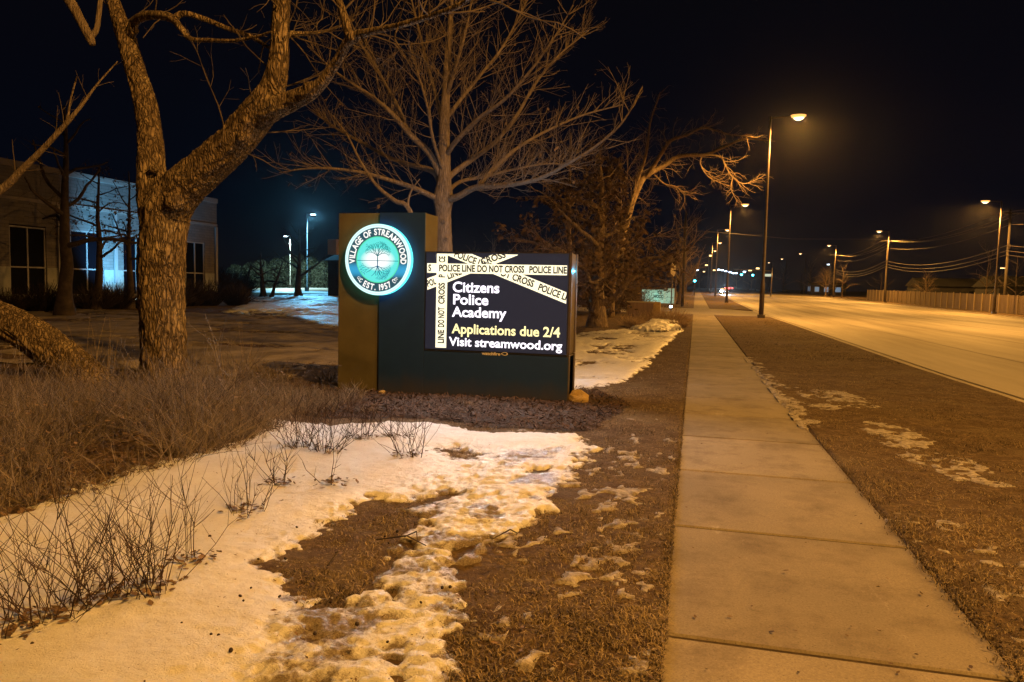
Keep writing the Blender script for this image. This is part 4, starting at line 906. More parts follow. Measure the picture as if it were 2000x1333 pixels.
leaf_scatter('fallen_leaves', P, .034, 'curled brown leaves littered under the brush', .03)
Q = P[sdpoly(P[:, 0], P[:, 1], thick) > 0]; Q = np.repeat(Q, 1, 0)
for k_, zz_ in enumerate((.12, .25, .38, .5)):
    q_ = Q[rng.uniform(size=len(Q)) < .22]; leaf_scatter('clinging_leaves', q_, .022, 'small curled leaves caught in the dry brush', zz_)
gr = 'dry shrubs in the snow'
shr = [(300, 1185, 31, 0.77, .75, 'broad clump of bare stems in the snow at lower left'), (205, 1190, 24, 0.81, .8, 'bare leafy-based shrub just left of the broad clump'), (110, 1228, 31, 0.77, .9, 'tangled shrub near the lower left corner of the snow'), (20, 1262, 20, 0.70, .8, 'shrub cut by the left frame edge at the lower corner'), (375, 1125, 4, 0.84, .35, 'pair of tall lone stems right of the broad clump'),
       (478, 1018, 14, 0.60, .5, 'small upright tuft of stems alone in the middle of the snow'), (545, 965, 8, 0.53, .7, 'thin stems between the brush and the middle tuft'), (640, 893, 31, 0.73, .8, 'shrub on the snow left of the tan panel foot'), (585, 885, 24, 0.73, .7, 'shrub at the right edge of the brush on the snow'), (705, 872, 16, 0.70, .8, 'sparse shrub before the tan panel of the sign'), (800, 902, 22, 0.73, .75, 'fan shaped shrub on the snow in front of the navy base'), (770, 868, 8, 0.53, .9, 'few stems close behind the fan shaped shrub'),
       (1010-360, 962, 3, 0.46, .8, 'two tiny stems poking through snow left of the bare patch')]
for i, (px, py, n, h, spd, lb) in enumerate(shr):
    x, y = gnd(px, py); t = thing('shrub', lb, 'shrub', (x, y, 0), gr); mb = stems(MB(), random.Random(200+i), x, y, n, h, spd, .11 if n > 12 else .04, .0030 if y < 5 else .0038, .17, 6)
    mb.build('stems', M['shrub'], t, tone=True)
    P = np.column_stack([x+rng.normal(0, .08, 44), y+rng.normal(0, .08, 44)])
    l = leaf_scatter('leaf_litter', P, .024, None, .06); l.data.transform(Matrix.Translation((-x, -y, 0))); l.parent = t; 
    if 'label' in l: del l['label']
    if 'category' in l: del l['category']
# pale stalks beyond the brush, small plants in the mulch
mb = MB(); rg = random.Random(5)
for px, py, n in ((175, 720, 7), (205, 740, 5), (480, 690, 4), (455, 760, 6)):
    x, y = gnd(px, py+22); stems(mb, rg, x, y, n, 1.2, .22, .10, .004, .04, 0)
tag(mb.build('tall_grass', M['tuft'], tone=True), 'thin pale grass stalks standing above the brush', 'grass', kind='stuff')
def grass_clump(name, lb, px, py, h, rad, n, xy=None, mat='tuft'):
    x, y = xy or gnd(px, py); t = thing(name, lb, 'grass clump', (x, y, 0), 'clumps of dry grass')
    stems(MB(), random.Random(int(px*7+py)), x, y, n, h, 1.9, rad, max(.004, .0009*y**.8), .12, 1).build('blades', M[mat], t, tone=True)
for a in (('tan clump of dry ornamental grass at the end of the low wall', 1268, 634, .85, .35, 420), ('broad tan grass clump drooping beside the pavement near the driveway', 1305, 634, 1.0, .55, 620), ('low tan grass clump before the low brick wall', 1238, 640, .7, .35, 360), ('flattened grass tuft against the pavement edge', 1326, 640, .5, .3, 240)): grass_clump('ornamental_grass', *a)
for a in (('small dry plant in the mulch before the display', 912, 800, .17, .08, 60), ('dry tuft at the foot of the tan panel', 690, 775, .30, .10, 60), ('reddish dry tuft left of the sign near the brush edge', 540, 745, .40, .2, 120), ('dry tuft in the mulch left of the tan panel', 640, 745, .32, .15, 70), ('little dry plant in the mulch under the seal', 720, 812, .18, .08, 50)): grass_clump('dry_plant', *a, mat='stem')
# fruit dropped on the snow
rg = random.Random(3); fr = None
ico = lathe([(.0, -1), (.55, -.85), (.95, -.35), (1, .1), (.7, .7), (.2, .98), (0, .9)], 10)
fl = [(483, 1132), (527, 1098), (694, 1168), (805, 1213), (1200, 1210), (928, 1083), (916, 1060), (1130, 1083), (770, 915), (692, 898), (800, 820), (790, 676), (458, 1188), (124, 1246), (55, 1160), (738, 1288), (880, 1280), (1260, 1050), (985, 896), (800, 1015), (957, 1025), (650, 635)]
pts = [(x/1.951, 650+y/1.951) for x, y in fl]+[(rg.uniform(420, 950), rg.uniform(1040, 1320)) for _ in range(14)]
for px, py in pts:
    x, y = gnd(px, py); 
    if fr is None:
        fr = MB().add(ico[0]*.0105, ico[1]).build('dried_fruit', M['fruit'], smooth=True); o = fr
    else: o = fr.copy(); C.objects.link(o)
    hz = float(gz0(np.array(x), np.array(y))); sd_ = sd_main(np.array([[x]]), np.array([[y]]))[0, 0]
    o.location = (x, y, hz+(.052 if sd_ > .1 else .02)); o.rotation_euler = (rg.uniform(0, 6), rg.uniform(0, 6), 0); s = rg.uniform(.45, 1.1); o.scale = (s, s*rg.uniform(.6, 1), s*rg.uniform(.6, 1))
    tag(o, 'small dark dried fruit dropped on the snow', 'fruit', 'dried fruit on the snow')
Pl = np.column_stack([rng.uniform(-5.2, -.9, 420), scatter(420, 0, 1, 2.0, 8)[:, 1]]); Pl = Pl[near_snow(Pl) > .05]; leaf_scatter('snow_litter', Pl, .0085, 'tiny bits of dark debris sprinkled on the old snow', .05)
tw = MB(); 
for a, b in (((735, 1068), (832, 1085)), ((790, 1062), (815, 1075)), ((1010, 1060), (960, 1075)), ((640, 1120), (655, 1098))):
    A, B = gnd(*a), gnd(*b); m = ((A[0]+B[0])/2+.03, (A[1]+B[1])/2+.02); Pn = np.array([[*q, float(gz0(np.array(q[0]), np.array(q[1])))+hh] for q, hh in ((A, .03), (m, .075), (B, .04))]); tw.tube(Pn, np.array([.004, .005, .003]), 5)
    tag(tw.build('fallen_twig', M['darkbark']), {735: 'longest dark twig lying right of the bare patch on the snow', 790: 'short dark twig crossing the longest one on the snow', 1010: 'dark twig at the edge of the icy snow near the lawn', 640: 'dark twig lying on the bare soil patch'}[a[0]], 'twig', 'twigs on the snow'); tw = MB()
# bits of litter on the pavement
P = np.column_stack([rng.uniform(0, 1.4, 60), scatter(60, 0, 1, 2.3, 14)[:, 1]])
Pl = np.vstack([scatter(420, -2.6, -.1, 2.1, 12), scatter(420, 1.5, 5.2, 2.5, 16)]); leaf_scatter('lawn_litter', Pl, .017, 'small dark leaf bits lying in the lawn', .012)
leaf_scatter('pavement_litter', P, .016, 'small dark leaf bits scattered on the pavement', -.018)

# ------------------------------------------------------------------ street lamps
def spot(name, loc, target, energy, col, size=150, blend=.5, soft=.18):
    L = bpy.data.lights.new(name, 'SPOT'); L.energy = energy; L.color = col; L.spot_size = R(size); L.spot_blend = blend; L.shadow_soft_size = soft
    o = bpy.data.objects.new(name, L); C.objects.link(o); o.location = loc
    o.rotation_euler = (Vector(target)-Vector(loc)).to_track_quat('-Z', 'Y').to_euler(); return o
def make_lamp(H=13.6, reach=1.7):
    t = thing('street_lamp', 'x', 'street lamp')
    def lp(pr, k, name, mat):
        v, f = lathe(pr, k); return MB().add(v, f).build(name, mat, t, smooth=True, local=True)
    MB().box(-.24, .24, -.24, .24, -.1, .26).build('base', M['pole'], t, local=True, bevel=.03)
    lp([(.165, .2), (.165, 2.3), (.15, 2.36), (.125, 2.5), (.095, H*.6), (.07, H)], 16, 'pole', M['pole'])
    q = np.linspace(0, 1, 7); MB().tube(np.column_stack([q*(reach-.2), 0*q, H-.12+.10*np.sin(q*1.5)]), np.linspace(.045, .035, 7), 8).build('arm', M['pole'], t, True, local=True)
    MB().tube(np.array([[.0, .12, H*.71], [.0, -.20, H*.71]]), np.array([.02, .02]), 6).build('bracket', M['pole'], t, local=True)
    prof = np.array([[-.42, .06, .05], [-.25, .12, .08], [0, .19, .13], [.28, .20, .13], [.42, .12, .08], [.47, .03, .03]]); V = []; k = 16
    for x, ry, rz_ in prof: V += [(reach+x, ry*math.cos(a), H-.02+rz_*max(-.25, math.sin(a))) for a in np.arange(k)*2*math.pi/k]
    f = [(i*k+j, i*k+(j+1) % k, (i+1)*k+(j+1) % k, (i+1)*k+j) for i in range(5) for j in range(k)]+[tuple(range(k)), tuple(range(5*k, 6*k))]
    hd = MB().add(V, f).build('lamp_head', M['pole'], t, True, local=True)
    u = np.linspace(0, 2*math.pi, 17); v_ = np.linspace(-math.pi/2, .05, 7); U, W = np.meshgrid(u, v_)
    MB().grid(reach+.08+.37*np.cos(U)*np.cos(W), .29*np.sin(U)*np.cos(W), H-.055+.27*np.sin(W)).build('lens', M['lens'], hd, True, local=True)
    MB().grid(reach+.06+.50*np.cos(U)*np.cos(W), .38*np.sin(U)*np.cos(W), H+.02+.22*np.sin(W)).build('halo_bowl', M['halo'], hd, True, local=True)  # outer glowing bowl, added to give the lens an orange halo
    return t
proto = make_lamp(); proto_n = 0
gr = 'street lamps along the road'
near_lb = {53.4: 'tallest street lamp on the grass strip just before the driveway', 100.5: 'second street lamp along the near kerb beyond the driveway', 147: 'third street lamp along the near kerb', 193: 'fourth street lamp along the near kerb beside the pavement', 240: 'fifth and smallest street lamp on the near kerb', 1.0: 'street lamp on the near kerb beside the viewer'}
far_lb = {85.2: 'street lamp across the road beside the wooden utility pole', 130: 'street lamp across the road at the end of the board fence', 176: 'street lamp across the road near the tan bare tree', 222: 'street lamp across the road before the lit street sign', 268: 'fifth street lamp across the road', 314: 'sixth and farthest lamp across the road', 41: 'street lamp across the road outside the view', -3: 'street lamp across the road behind the viewer'}
for i, (x, y, side, lb) in enumerate([(4.45 if y < 60 else 4.0 if y < 120 else 3.7, y, 0, l) for y, l in near_lb.items()]+[(29.7, y, 1, l) for y, l in far_lb.items()]):
    o = proto if i == 0 else copy_tree(proto); o.location = (x, y, float(zg(y))-.0); o.rotation_euler.z = math.pi if side else 0; s = 1. if not side else .84; o.scale = (s, s, s if side else (1. if y < 60 else .935))
    o['label'] = lb; o['group'] = gr
    hx = x+(1.78 if not side else -1.5); hz = float(zg(y))+13.6*o.scale[2]-.44
    if y < 200: spot('street_light', (hx, y, hz), (hx+(.5 if not side else -1.5), y, 0), P_STREET*(1. if y < 20 else 1.2), HPS, 166, .15, .16)
def small_lamp(name, lb, x, y, H, hx, col='ledlens', k=1., group=None):
    t = thing(name, lb, 'lamp post', (x, y, float(zg(y))), group)
    v, f = lathe([(.30, -.1), (.30, .75), (.26, .8), (.10, .82), (.07, H)], 12); MB().add(v, f).build('pole', M['pole'], t, True, local=True)
    MB().box(min(0, hx), max(0, hx), -.04, .04, H-.1, H-.02).build('arm', M['pole'], t, local=True)
    h_ = MB().box(hx-.32, hx+.32, -.22, .22, H-.10, H+.06).build('lamp_head', M['pole'], t, local=True, bevel=.04)
    MB().box(hx-.28*k, hx+.28*k, -.20*k, .20*k, H-.11-.10*k*k, H-.11).build('lens', M[col], h_, local=True); return t
p = aty(600, 420, 94); small_lamp('parking_lamp', 'tall parking lot lamp with bluish light near the sign', p[0], 94, 11.0, .9)
spot('parking_light', (p[0]+.9, 94, 10.6), (p[0]+3, 84, 0), 10000, LED, 140, .5)
p = aty(567, 460, 112); small_lamp('parking_lamp', 'smaller parking lot lamp farther back with bluish light', p[0], 112, 9.0, -.8)
spot('parking_light', (p[0]-.8, 112, 8.8), (p[0]-2, 112, 0), 11000, (.55, .90, .85), 160, .3)
x, y = -23.5, 52.; small_lamp('parking_lamp', 'parking lot lamp standing hidden behind the sign', x, y, 5.4, -.5)
spot('parking_light', (x-.5, y, 5.1), (x-.5, y-.5, 0), 4200, LED, 132, .7)

# ------------------------------------------------------------------ office building with a floodlit wall
BX = -37.; bld = thing('office_building', 'low pale block office building with tall dark windows, partly floodlit', 'building', (BX, 40, -.2))
bl_m, t, b = nm('pale_block_wall'); v = coords(t); 
br = N(t, 'ShaderNodeTexBrick', Scale=1.); br.inputs['Color1'].default_value = c4((.135, .12, .118)); br.inputs['Color2'].default_value = c4((.165, .148, .145)); br.inputs['Mortar'].default_value = c4((.09, .08, .08))
br.inputs['Mortar Size'].default_value = .012; br.inputs['Brick Width'].default_value = .6; br.inputs['Row Height'].default_value = .2
mp = t.nodes.new('ShaderNodeMapping'); mp.inputs['Rotation'].default_value = (R(90), 0, R(90)); tcn = t.nodes.new('ShaderNodeTexCoord')
sxyz = t.nodes.new('ShaderNodeSeparateXYZ'); cxyz = t.nodes.new('ShaderNodeCombineXYZ'); t.links.new(tcn.outputs['Object'], sxyz.inputs[0]); t.links.new(sxyz.outputs['Y'], cxyz.inputs['X']); t.links.new(sxyz.outputs['Z'], cxyz.inputs['Y']); t.links.new(cxyz.outputs[0], br.inputs['Vector'])
t.links.new(br.outputs['Color'], b.inputs['Base Color']); b.inputs['Roughness'].default_value = .9
ROOF = 7.85
wins = [(33.35, 35.75, .4, 4.35), (37.5, 40.1, .4, 4.42), (41.75, 44.3, .4, 4.42), (28.6, 31.0, .4, 4.35), (48.0, 50.2, .4, 4.4)]
# facade: piers and spandrels round real openings
mb = MB(); ycut = sorted([(a, b_) for a, b_, *_ in wins]); cur = 22.
for a, b_ in ycut: mb.box(BX-.3, BX, cur, a, -.3, ROOF); mb.box(BX-.3, BX, a, b_, 4.42, ROOF); mb.box(BX-.3, BX, a, b_, -.3, .4); cur = b_
mb.box(BX-.3, BX, cur, 51.7, -.3, ROOF); mb.box(BX-22, BX-.3, 51.4, 51.7, -.3, ROOF); mb.box(BX-22, BX-.3, 22., 22.3, -.3, ROOF); mb.box(BX-22, BX-21.7, 22.3, 51.4, -.3, ROOF); mb.box(BX-21.7, BX-.3, 22.3, 51.4, ROOF-.5, ROOF-.3)
wall = mb.build('wall', bl_m, bld)
mb = MB().box(BX+.002, BX+.12, 22, 51.7, ROOF-.28, ROOF+.08).box(BX+.003, BX+.07, 22, 51.7, 5.75, 5.95); mb.build('cornice', simple('pale_coping', (.24, .21, .20), None, 1, .8), bld, bevel=.02)
M['band'] = simple('teal_grey_band', (.24, .25, .23), (.30, .30, .28), 3, .9)
for a, b_ in zip([22.]+[q[1] for q in ycut], [q[0] for q in ycut]+[51.7]): MB().box(BX+.002, BX+.035, a, b_, -.3, 2.05).build('plinth_band', M['band'], bld)
mb = MB()
for yy in (36.6, 41.0, 46.2, 51.5): MB().box(BX+.04, BX+.16, yy-.12, yy+.12, 1.2, 5.7).build('downpipe', M['frame'], bld)
for i, (a, b_, z0, z1) in enumerate(wins):
    fr_ = MB(); w_ = .09
    for q in ((a, a+w_, z0, z1), (b_-w_, b_, z0, z1), ((a+b_)/2-w_/2, (a+b_)/2+w_/2, z0+w_, z1-w_), (a+w_, b_-w_, z1-w_, z1), (a+w_, b_-w_, z0, z0+w_)): fr_.box(BX-.16, BX-.05, *q)
    fr_.box(BX-.155, BX-.055, a+w_, (a+b_)/2-w_/2, 2.0, 2.08); fr_.box(BX-.155, BX-.055, (a+b_)/2+w_/2, b_-w_, 2.0, 2.08)
    f_ = fr_.build('window', M['frame'], bld); MB().box(BX-.14, BX-.11, a+.02, b_-.02, z0+.02, z1-.02).build('pane', M['glass'], f_)
q = atx(262, 572, -33.4); fl_ = thing('ground_floodlight', 'small bright floodlight on the ground before the lit wall', 'floodlight', (q[0], q[1], -.15))
MB().box(-.10, .10, -.14, .14, 0, .5).build('housing', M['pole'], fl_, local=True, bevel=.02); MB().box(.102, .12, -.13, .13, .30, .46).build('lens', M['ledlens'], fl_, local=True)
spot('flood_light', (q[0]-.16, q[1], .45), (BX, 41.6, 4.8), 5600, (.16, .60, 1.), 88, .8, .05)
# clipped twiggy hedges before the building
rg = random.Random(9); gr = 'dark hedge shrubs before the building'
hp = None; HS = []
for i in range(13):
    y = 24.5+i*1.75; s = .85+.5*rg.random()
    if hp is None:
        hp = thing('hedge_shrub', 'dark twiggy shrub in the row before the building windows', 'shrub', (0, 0, 0), gr)
        mb = MB()
        for j in range(520):
            a = rg.uniform(0, 6.28); q = 1.3*math.sqrt(rg.random()); h_ = 1.5*math.sqrt(max(.05, 1-(q/1.5)**2))*rg.uniform(.5, 1.05); x0, y0 = q*.35*math.cos(a), q*.35*math.sin(a); x1, y1 = q*math.cos(a), q*math.sin(a)
            mb.tube(np.array([[x0, y0, 0], [(x0+x1)/2+rg.gauss(0, .05), (y0+y1)/2, h_*.6], [x1+rg.gauss(0, .1), y1+rg.gauss(0, .1), h_]]), np.array([.014, .010, .006]), 3, False, rg.random()*.6)
        mb.build('twigs', M['hedge'], hp, local=True, tone=True); o = hp
    else: o = copy_tree(hp)
    HS.append(o); o.location = (-31.5+rg.uniform(-.8, .8), y, -.2); o.scale = (s, s, s*rg.uniform(.8, 1.15)); o.rotation_euler.z = rg.uniform(0, 6)
order_labels(HS, 'dark twiggy shrub before the building windows, %s from the left'); HS = []
for i, (px, Y_, s) in enumerate(((395, 62, 2.0), (440, 66, 1.7), (470, 72, 1.6), (425, 74, 2.2), (455, 80, 2.2), (405, 80, 2.4))):
    o = copy_tree(hp); p = aty(px, 570, Y_); o.location = (p[0], Y_, -.2); o.scale = (s, s, s*1.05); o.rotation_euler.z = i; HS.append(o); o['label'] = 'dark overgrown shrub between the building corner and the lit hedge'; o['group'] = 'dark shrubs right of the building'
order_labels(HS, 'dark overgrown shrub between building and lit hedge, %s from the left')
# the tall hedge that catches the parking light
hg = thing('tall_hedge', 'tall rounded evergreen hedge lit pale green behind the dark trunks', 'hedge', (-72, 123, -.1)); rg = random.Random(12); mb = MB(); ctr = []
for j in range(11):
    cx = -84+j*2.5; ctr.append((cx, 124+rg.gauss(0, .6), 2.0, 2.2+rg.uniform(-.2, .3), 6.4*(1-.05*abs(j-5.5))+rg.uniform(-.4, .4)))
for cx, cy, rx, ry, h_ in ctr:
    for j in range(1500):
        z = h_*rg.random()**.8; q = math.sqrt(max(0, 1-(z/h_)**3))*(.72+.34*rg.random()); a = rg.uniform(math.pi, 2*math.pi) if rg.random() < .8 else rg.uniform(0, 6.28)
        c = np.array([cx+rx*q*math.cos(a), cy+ry*q*math.sin(a), z-.1]); u = np.array([rg.gauss(0, 1), rg.gauss(0, 1), rg.gauss(0, .8)]); u /= np.linalg.norm(u); v_ = np.cross(u, [rg.gauss(0, 1), rg.gauss(0, 1), 1]); v_ /= np.linalg.norm(v_); s = rg.uniform(.12, .26)
        mb.add([c, c+u*s+v_*s*.5, c+u*2*s, c+u*s-v_*s*.5], [(0, 1, 2, 3)], rg.random())
mb.build('foliage', toned('evergreen_leaf', (.04, .05, .03), (.17, .17, .12)), hg, tone=True)['kind'] = 'stuff'
mb = MB()
for cx, cy, *_ in ctr: mb.tube(np.array([[cx, cy, -.1], [cx+.1, cy, 4.2]]), np.array([.12, .05]), 6)
mb.build('stems', M['darkbark'], hg)

def house(name, lb, x, y, w_, d, h, rh, ridge='x', wins_=(), lit=None, wallm='dark'):
    t = thing(name, lb, 'house', (x, y, float(zg(y)))); MB().box(-w_/2, w_/2, -d/2, d/2, -.3, h).build('wall', M[wallm], t, local=True)
    o = .4
    if ridge == 'x': V = [(-w_/2-o, -d/2-o, h+.003), (w_/2+o, -d/2-o, h+.003), (w_/2+o, d/2+o, h+.003), (-w_/2-o, d/2+o, h+.003), (-w_/2-o, 0, h+rh), (w_/2+o, 0, h+rh)]; f = [(0, 3, 2, 1), (0, 1, 5, 4), (2, 3, 4, 5), (0, 4, 3), (1, 2, 5)]
    else: V = [(-w_/2-o, -d/2-o, h+.003), (w_/2+o, -d/2-o, h+.003), (w_/2+o, d/2+o, h+.003), (-w_/2-o, d/2+o, h+.003), (0, -d/2-o, h+rh), (0, d/2+o, h+rh)]; f = [(0, 3, 2, 1), (0, 4, 5, 3), (1, 2, 5, 4), (0, 1, 4), (2, 3, 5)]
    MB().add(V, f).build('roof', M['roof'], t, local=True)
    for (face, u, z, ww, wh) in wins_:
        if face == 'front': q = MB().box(u-ww/2, u+ww/2, -d/2-.05, -d/2-.003, z, z+wh); g_ = (u-ww/2+.06, u+ww/2-.06, -d/2-.058, -d/2-.052, z+.06, z+wh-.06)
        else: q = MB().box(-w_/2-.05, -w_/2-.003, u-ww/2, u+ww/2, z, z+wh); g_ = (-w_/2-.058, -w_/2-.052, u-ww/2+.06, u+ww/2-.06, z+.06, z+wh-.06)
        f_ = q.build('window', M['frame'] if lit else M['dark'], t, local=True); MB().box(*g_).build('pane', lit or M['glass'], f_, local=True)
    return t
hs = house('dark_house', 'dark low house with an orange lit roof cupola just left of the sign', -36.5, 84, 11.5, 8, 4.2, 1.2)
p = aty(651, 482, 80.5); cu = MB().box(p[0]-.55, p[0]+.55, 80.2, 81.2, p[2]-.95, p[2]+.85)
for j in range(9): cu.box(p[0]-.56, p[0]+.56, 80.14, 80.197, p[2]-.9+j*.19, p[2]-.9+j*.19+.10)
cu = cu.build('cupola', simple('buff_louvres', (.62, .45, .28), None, 1, .8), hs); bpy.context.view_layer.update()
house('far_house', 'low dim house behind the fence at its middle', 46, 118, 12, 9, 2.8, 1.6, 'x', (('side', 0, 1, 1.2, 1.1), ('front', 0, 1, 1.4, 1.1)))
house('far_house', 'second dim house behind the fence nearer the utility pole', 48, 98, 11, 10, 2.9, 1.7, 'y', (('side', 1, 1, 1.2, 1.1), ('front', -2, 1, 1.4, 1.1)))
house('far_house', 'dim house at the left end of the board fence', 44, 146, 12, 9, 2.8, 1.5, 'x', (('front', 2, 1, 1.4, 1.1),))
sh = house('corner_shop', 'small shop far across the road with pale blue lit windows', 35.5, 222, 9, 7, 3.0, .5, 'x', (('side', -1.6, .9, 1.2, 1.4), ('side', 1.4, .9, 1.2, 1.4), ('front', -3, .8, 1.2, 1.4), ('front', -.6, .8, 1.2, 1.4), ('front', 2.4, .8, 1.5, 1.4)), glow('shop_light', (.30, .46, .66), .4))

# board fence across the road
fn = thing('board_fence', 'long stained board fence with pale posts across the road', 'fence', (31.5, 60, 0)); mb = MB(); yy = 40.
rg = random.Random(2)
while yy < 152:
    z = float(zg(yy)); mb.box(31.52+rg.uniform(-.006, .006), 31.545+rg.uniform(0, .006), yy+.006, yy+.194, z+.04, z+1.93+rg.uniform(-.02, .02)); yy += .2
mb.build('boards', M['fence'], fn)
mb = MB()
for zz in (.4, 1.6):
    q = np.arange(40, 153, 4.); V = []
    for y_ in q: V += [(31.55, y_, zg(y_)+zz), (31.60, y_, zg(y_)+zz), (31.60, y_, zg(y_)+zz+.09), (31.55, y_, zg(y_)+zz+.09)]
    mb.add(V, [(4*i+j, 4*i+(j+1) % 4, 4*i+4+(j+1) % 4, 4*i+4+j) for i in range(len(q)-1) for j in range(4)])
mb.build('rails', M['fence'], fn)
for i, y_ in enumerate(np.arange(41.2, 152, 2.4)):
    z = float(zg(y_)); MB().box(31.44, 31.515, y_-.05, y_+.05, z-.1, z+1.98+.05*(i % 3)).build('post', M['tuft'] if False else simple('pale_post', (.26, .20, .13), None, 1, .9) if i == 0 else bpy.data.materials['pale_post'], fn)

# utility poles and their wires
gr = 'wooden utility poles'
def upole(lb, x, y, H):
    t = thing('utility_pole', lb, 'utility pole', (x, y, float(zg(y))), gr); v, f = lathe([(.15, -.2), (.14, 3), (.10, H)], 12); MB().add(v, f).build('pole', M['wood'], t, True, local=True)
    MB().box(-1.1, 1.1, -.18, -.115, H-.5, H-.38).build('crossarm', M['wood'], t, local=True)
    MB().box(-.12, .12, -.30, -.115, H*.62, H*.62+.5).build('splice_box', M['pole'], t, local=True, bevel=.02)
    return t
UP = [(30.6, 42, 12.0, 'wooden utility pole across the road outside the view'), (32.1, 89.5, 11.0, 'wooden utility pole right beside the lamp post across the road'), (30.5, 134, 10.5, 'dim wooden utility pole above the fence left of the second far lamp'), (30.6, 182, 10, 'farthest wooden utility pole beyond the tan tree')]
for x, y, H, lb in UP: upole(lb, x, y, H)
wl = ['highest wire between the utility poles', 'second wire just under the highest', 'third wire on the cross arm', 'lone wire below the cross arm', 'thick cable at the splice boxes', 'thinner cable under the thick one', 'lowest cable carrying a small splice']
for j, (dx, f_) in enumerate(((-.9, 1.), (.1, .985), (.9, .985), (0, .88), (-.14, .68), (-.14, .63), (-.14, .59))):
    P = []; Rr = []
    for (x0, y0, H0, _), (x1, y1, H1, _) in zip(UP[:-1], UP[1:]):
        q = np.linspace(0, 1, 13)
        for t_ in q: P.append((x0+dx+(x1-x0)*t_, y0+(y1-y0)*t_, float(zg(y0+(y1-y0)*t_))+(H0*f_-.3)*(1-t_)+(H1*f_-.3)*t_-(1.1+.2*(j > 3))*4*t_*(1-t_)))
    P = np.array(P); d = np.linalg.norm(np.diff(P, axis=0), axis=1); P = P[np.concatenate([[True], d > 1e-6])]
    tag(MB().tube(P, np.full(len(P), .022 if j < 4 else .034), 5).build('overhead_wire', simple('wire_sheath', (.035, .028, .026), None, 1, .6) if j == 0 else bpy.data.materials['wire_sheath']), wl[j], 'wire', 'wires between the utility poles')
tag(MB().tube(np.array([[-7, 97, 9.6], [3.9, 99, 9.0], [12, 103, 8.6], [30, 112, 9.3]]), np.full(4, .018), 5).build('overhead_wire', bpy.data.materials['wire_sheath']), 'thin wire crossing the road near the second near lamp', 'wire')
up2 = thing('utility_pole', 'dark slim pole among the trees beyond the driveway', 'utility pole', (-1.25, 79, -.2), gr); v, f = lathe([(.15, -.1), (.09, 10)], 10); MB().add(v, f).build('pole', M['wood'], up2, True, local=True)

# ------------------------------------------------------------------ driveway corner: stop sign, lit monument sign, low wall
q = aty(1314, 512, 42); zt_ = q[2]-float(zg(42))
ss_ = thing('stop_sign', 'stop sign seen edge on from behind at the driveway', 'sign', (q[0], 42, float(zg(42)))); v, f = lathe([(.03, 0), (.03, zt_)], 8); MB().add(v, f).build('post', M['bronze'], ss_, True, local=True)
a8 = np.arange(8)*math.pi/4+math.pi/8; dr = np.array([math.sin(R(19)), math.cos(R(19))])
V = [(.42*math.cos(a)*dr[0]+o*dr[1], .42*math.cos(a)*dr[1]-o*dr[0], zt_-.42+.42*math.sin(a)) for o in (.036, .044) for a in a8]
MB().add(V, [tuple(range(8)), tuple(range(15, 7, -1))]+[(i, (i+1) % 8, 8+(i+1) % 8, 8+i) for i in range(8)]).build('panel', simple('sign_back', (.34, .27, .2), None, 1, .5), ss_, local=True)
ms = thing('driveway_sign', 'low pale monument sign lit teal beyond the driveway', 'sign', (-4.1, 90, -.02))
MB().box(-2.1, .55, -.02, .35, -.1, 1.62).box(.552, 1.7, .10, .34, -.1, 1.80).build('slab', simple('pale_stone', (.48, .48, .44), (.56, .56, .52), 3, .8), ms, local=True)
mb = MB()
def flat_text(mb, s, x0, z0, w_, cap_, y):
    v, f = tri_text(s, 1., .05); v = v.copy(); v[:, 0] -= v[:, 0].min(); mb.add(np.column_stack([x0+v[:, 0]/v[:, 0].max()*w_, np.full(len(v), y), z0+v[:, 1]/capH*cap_]), f)
flat_text(mb, 'CE', -.25, 1.14, .55, .32, -.03); flat_text(mb, 'WOOD', -.75, .62, 1.2, .38, -.03)
mb.build('sign_lettering', M['black'], ms, local=True)
gf = thing('ground_floodlight', 'bright bluish ground light at the driveway before the lit monument sign', 'floodlight', (-2.05, 67.2, -.15)); MB().box(-.12, .12, -.06, .14, 0, .2).build('housing', M['pole'], gf, local=True); MB().add(*[np.array([(.13*math.cos(a), -.075, .28+.13*math.sin(a)) for a in np.arange(14)*2*math.pi/14]), [tuple(range(14))]]).build('lens', M['ledlens'], gf, local=True)
g2 = thing('ground_floodlight', 'teal floodlight hidden low before the lit monument sign', 'floodlight', (-5.0, 86.5, -.05)); MB().box(-.1, .1, -.1, .1, 0, .2).build('housing', M['pole'], g2, local=True); MB().box(-.08, .08, .102, .12, .05, .18).build('lens', M['ledlens'], g2, local=True)
spot('flood_light', (-5.0, 86.7, .2), (-4.6, 90, .9), 520, (.30, 1., .85), 110, .8, .06)
tag(MB().box(-2.8, -.8, 76.5, 89, -.3, -.02+.09).build('snow_bank', M['snow']), kind='structure') if False else None
sg = thing('lit_panel_sign', 'small teal lit panel sign with two text rows behind the leafy oak', 'sign', (-7.7, 60, -.2)); MB().box(-.7, .85, -.05, .05, .35, .98).box(-.6, -.5, -.04, .04, -.1, .349).box(.65, .75, -.04, .04, -.1, .349).build('panel', M['dark'], sg, local=True)
mb = MB(); rg = random.Random(6)
for z0, z1 in ((.70, .92), (.42, .60)):
    x_ = -.64
    while x_ < .7: w_ = rg.uniform(.08, .22); mb.box(x_, min(x_+w_, .8), -.062, -.052, z0+rg.uniform(0, .04), z1-rg.uniform(0, .05)); x_ += w_+.03
mb.build('lit_text_row', glow('teal_panel', (.22, .85, .85), .7), sg, local=True)
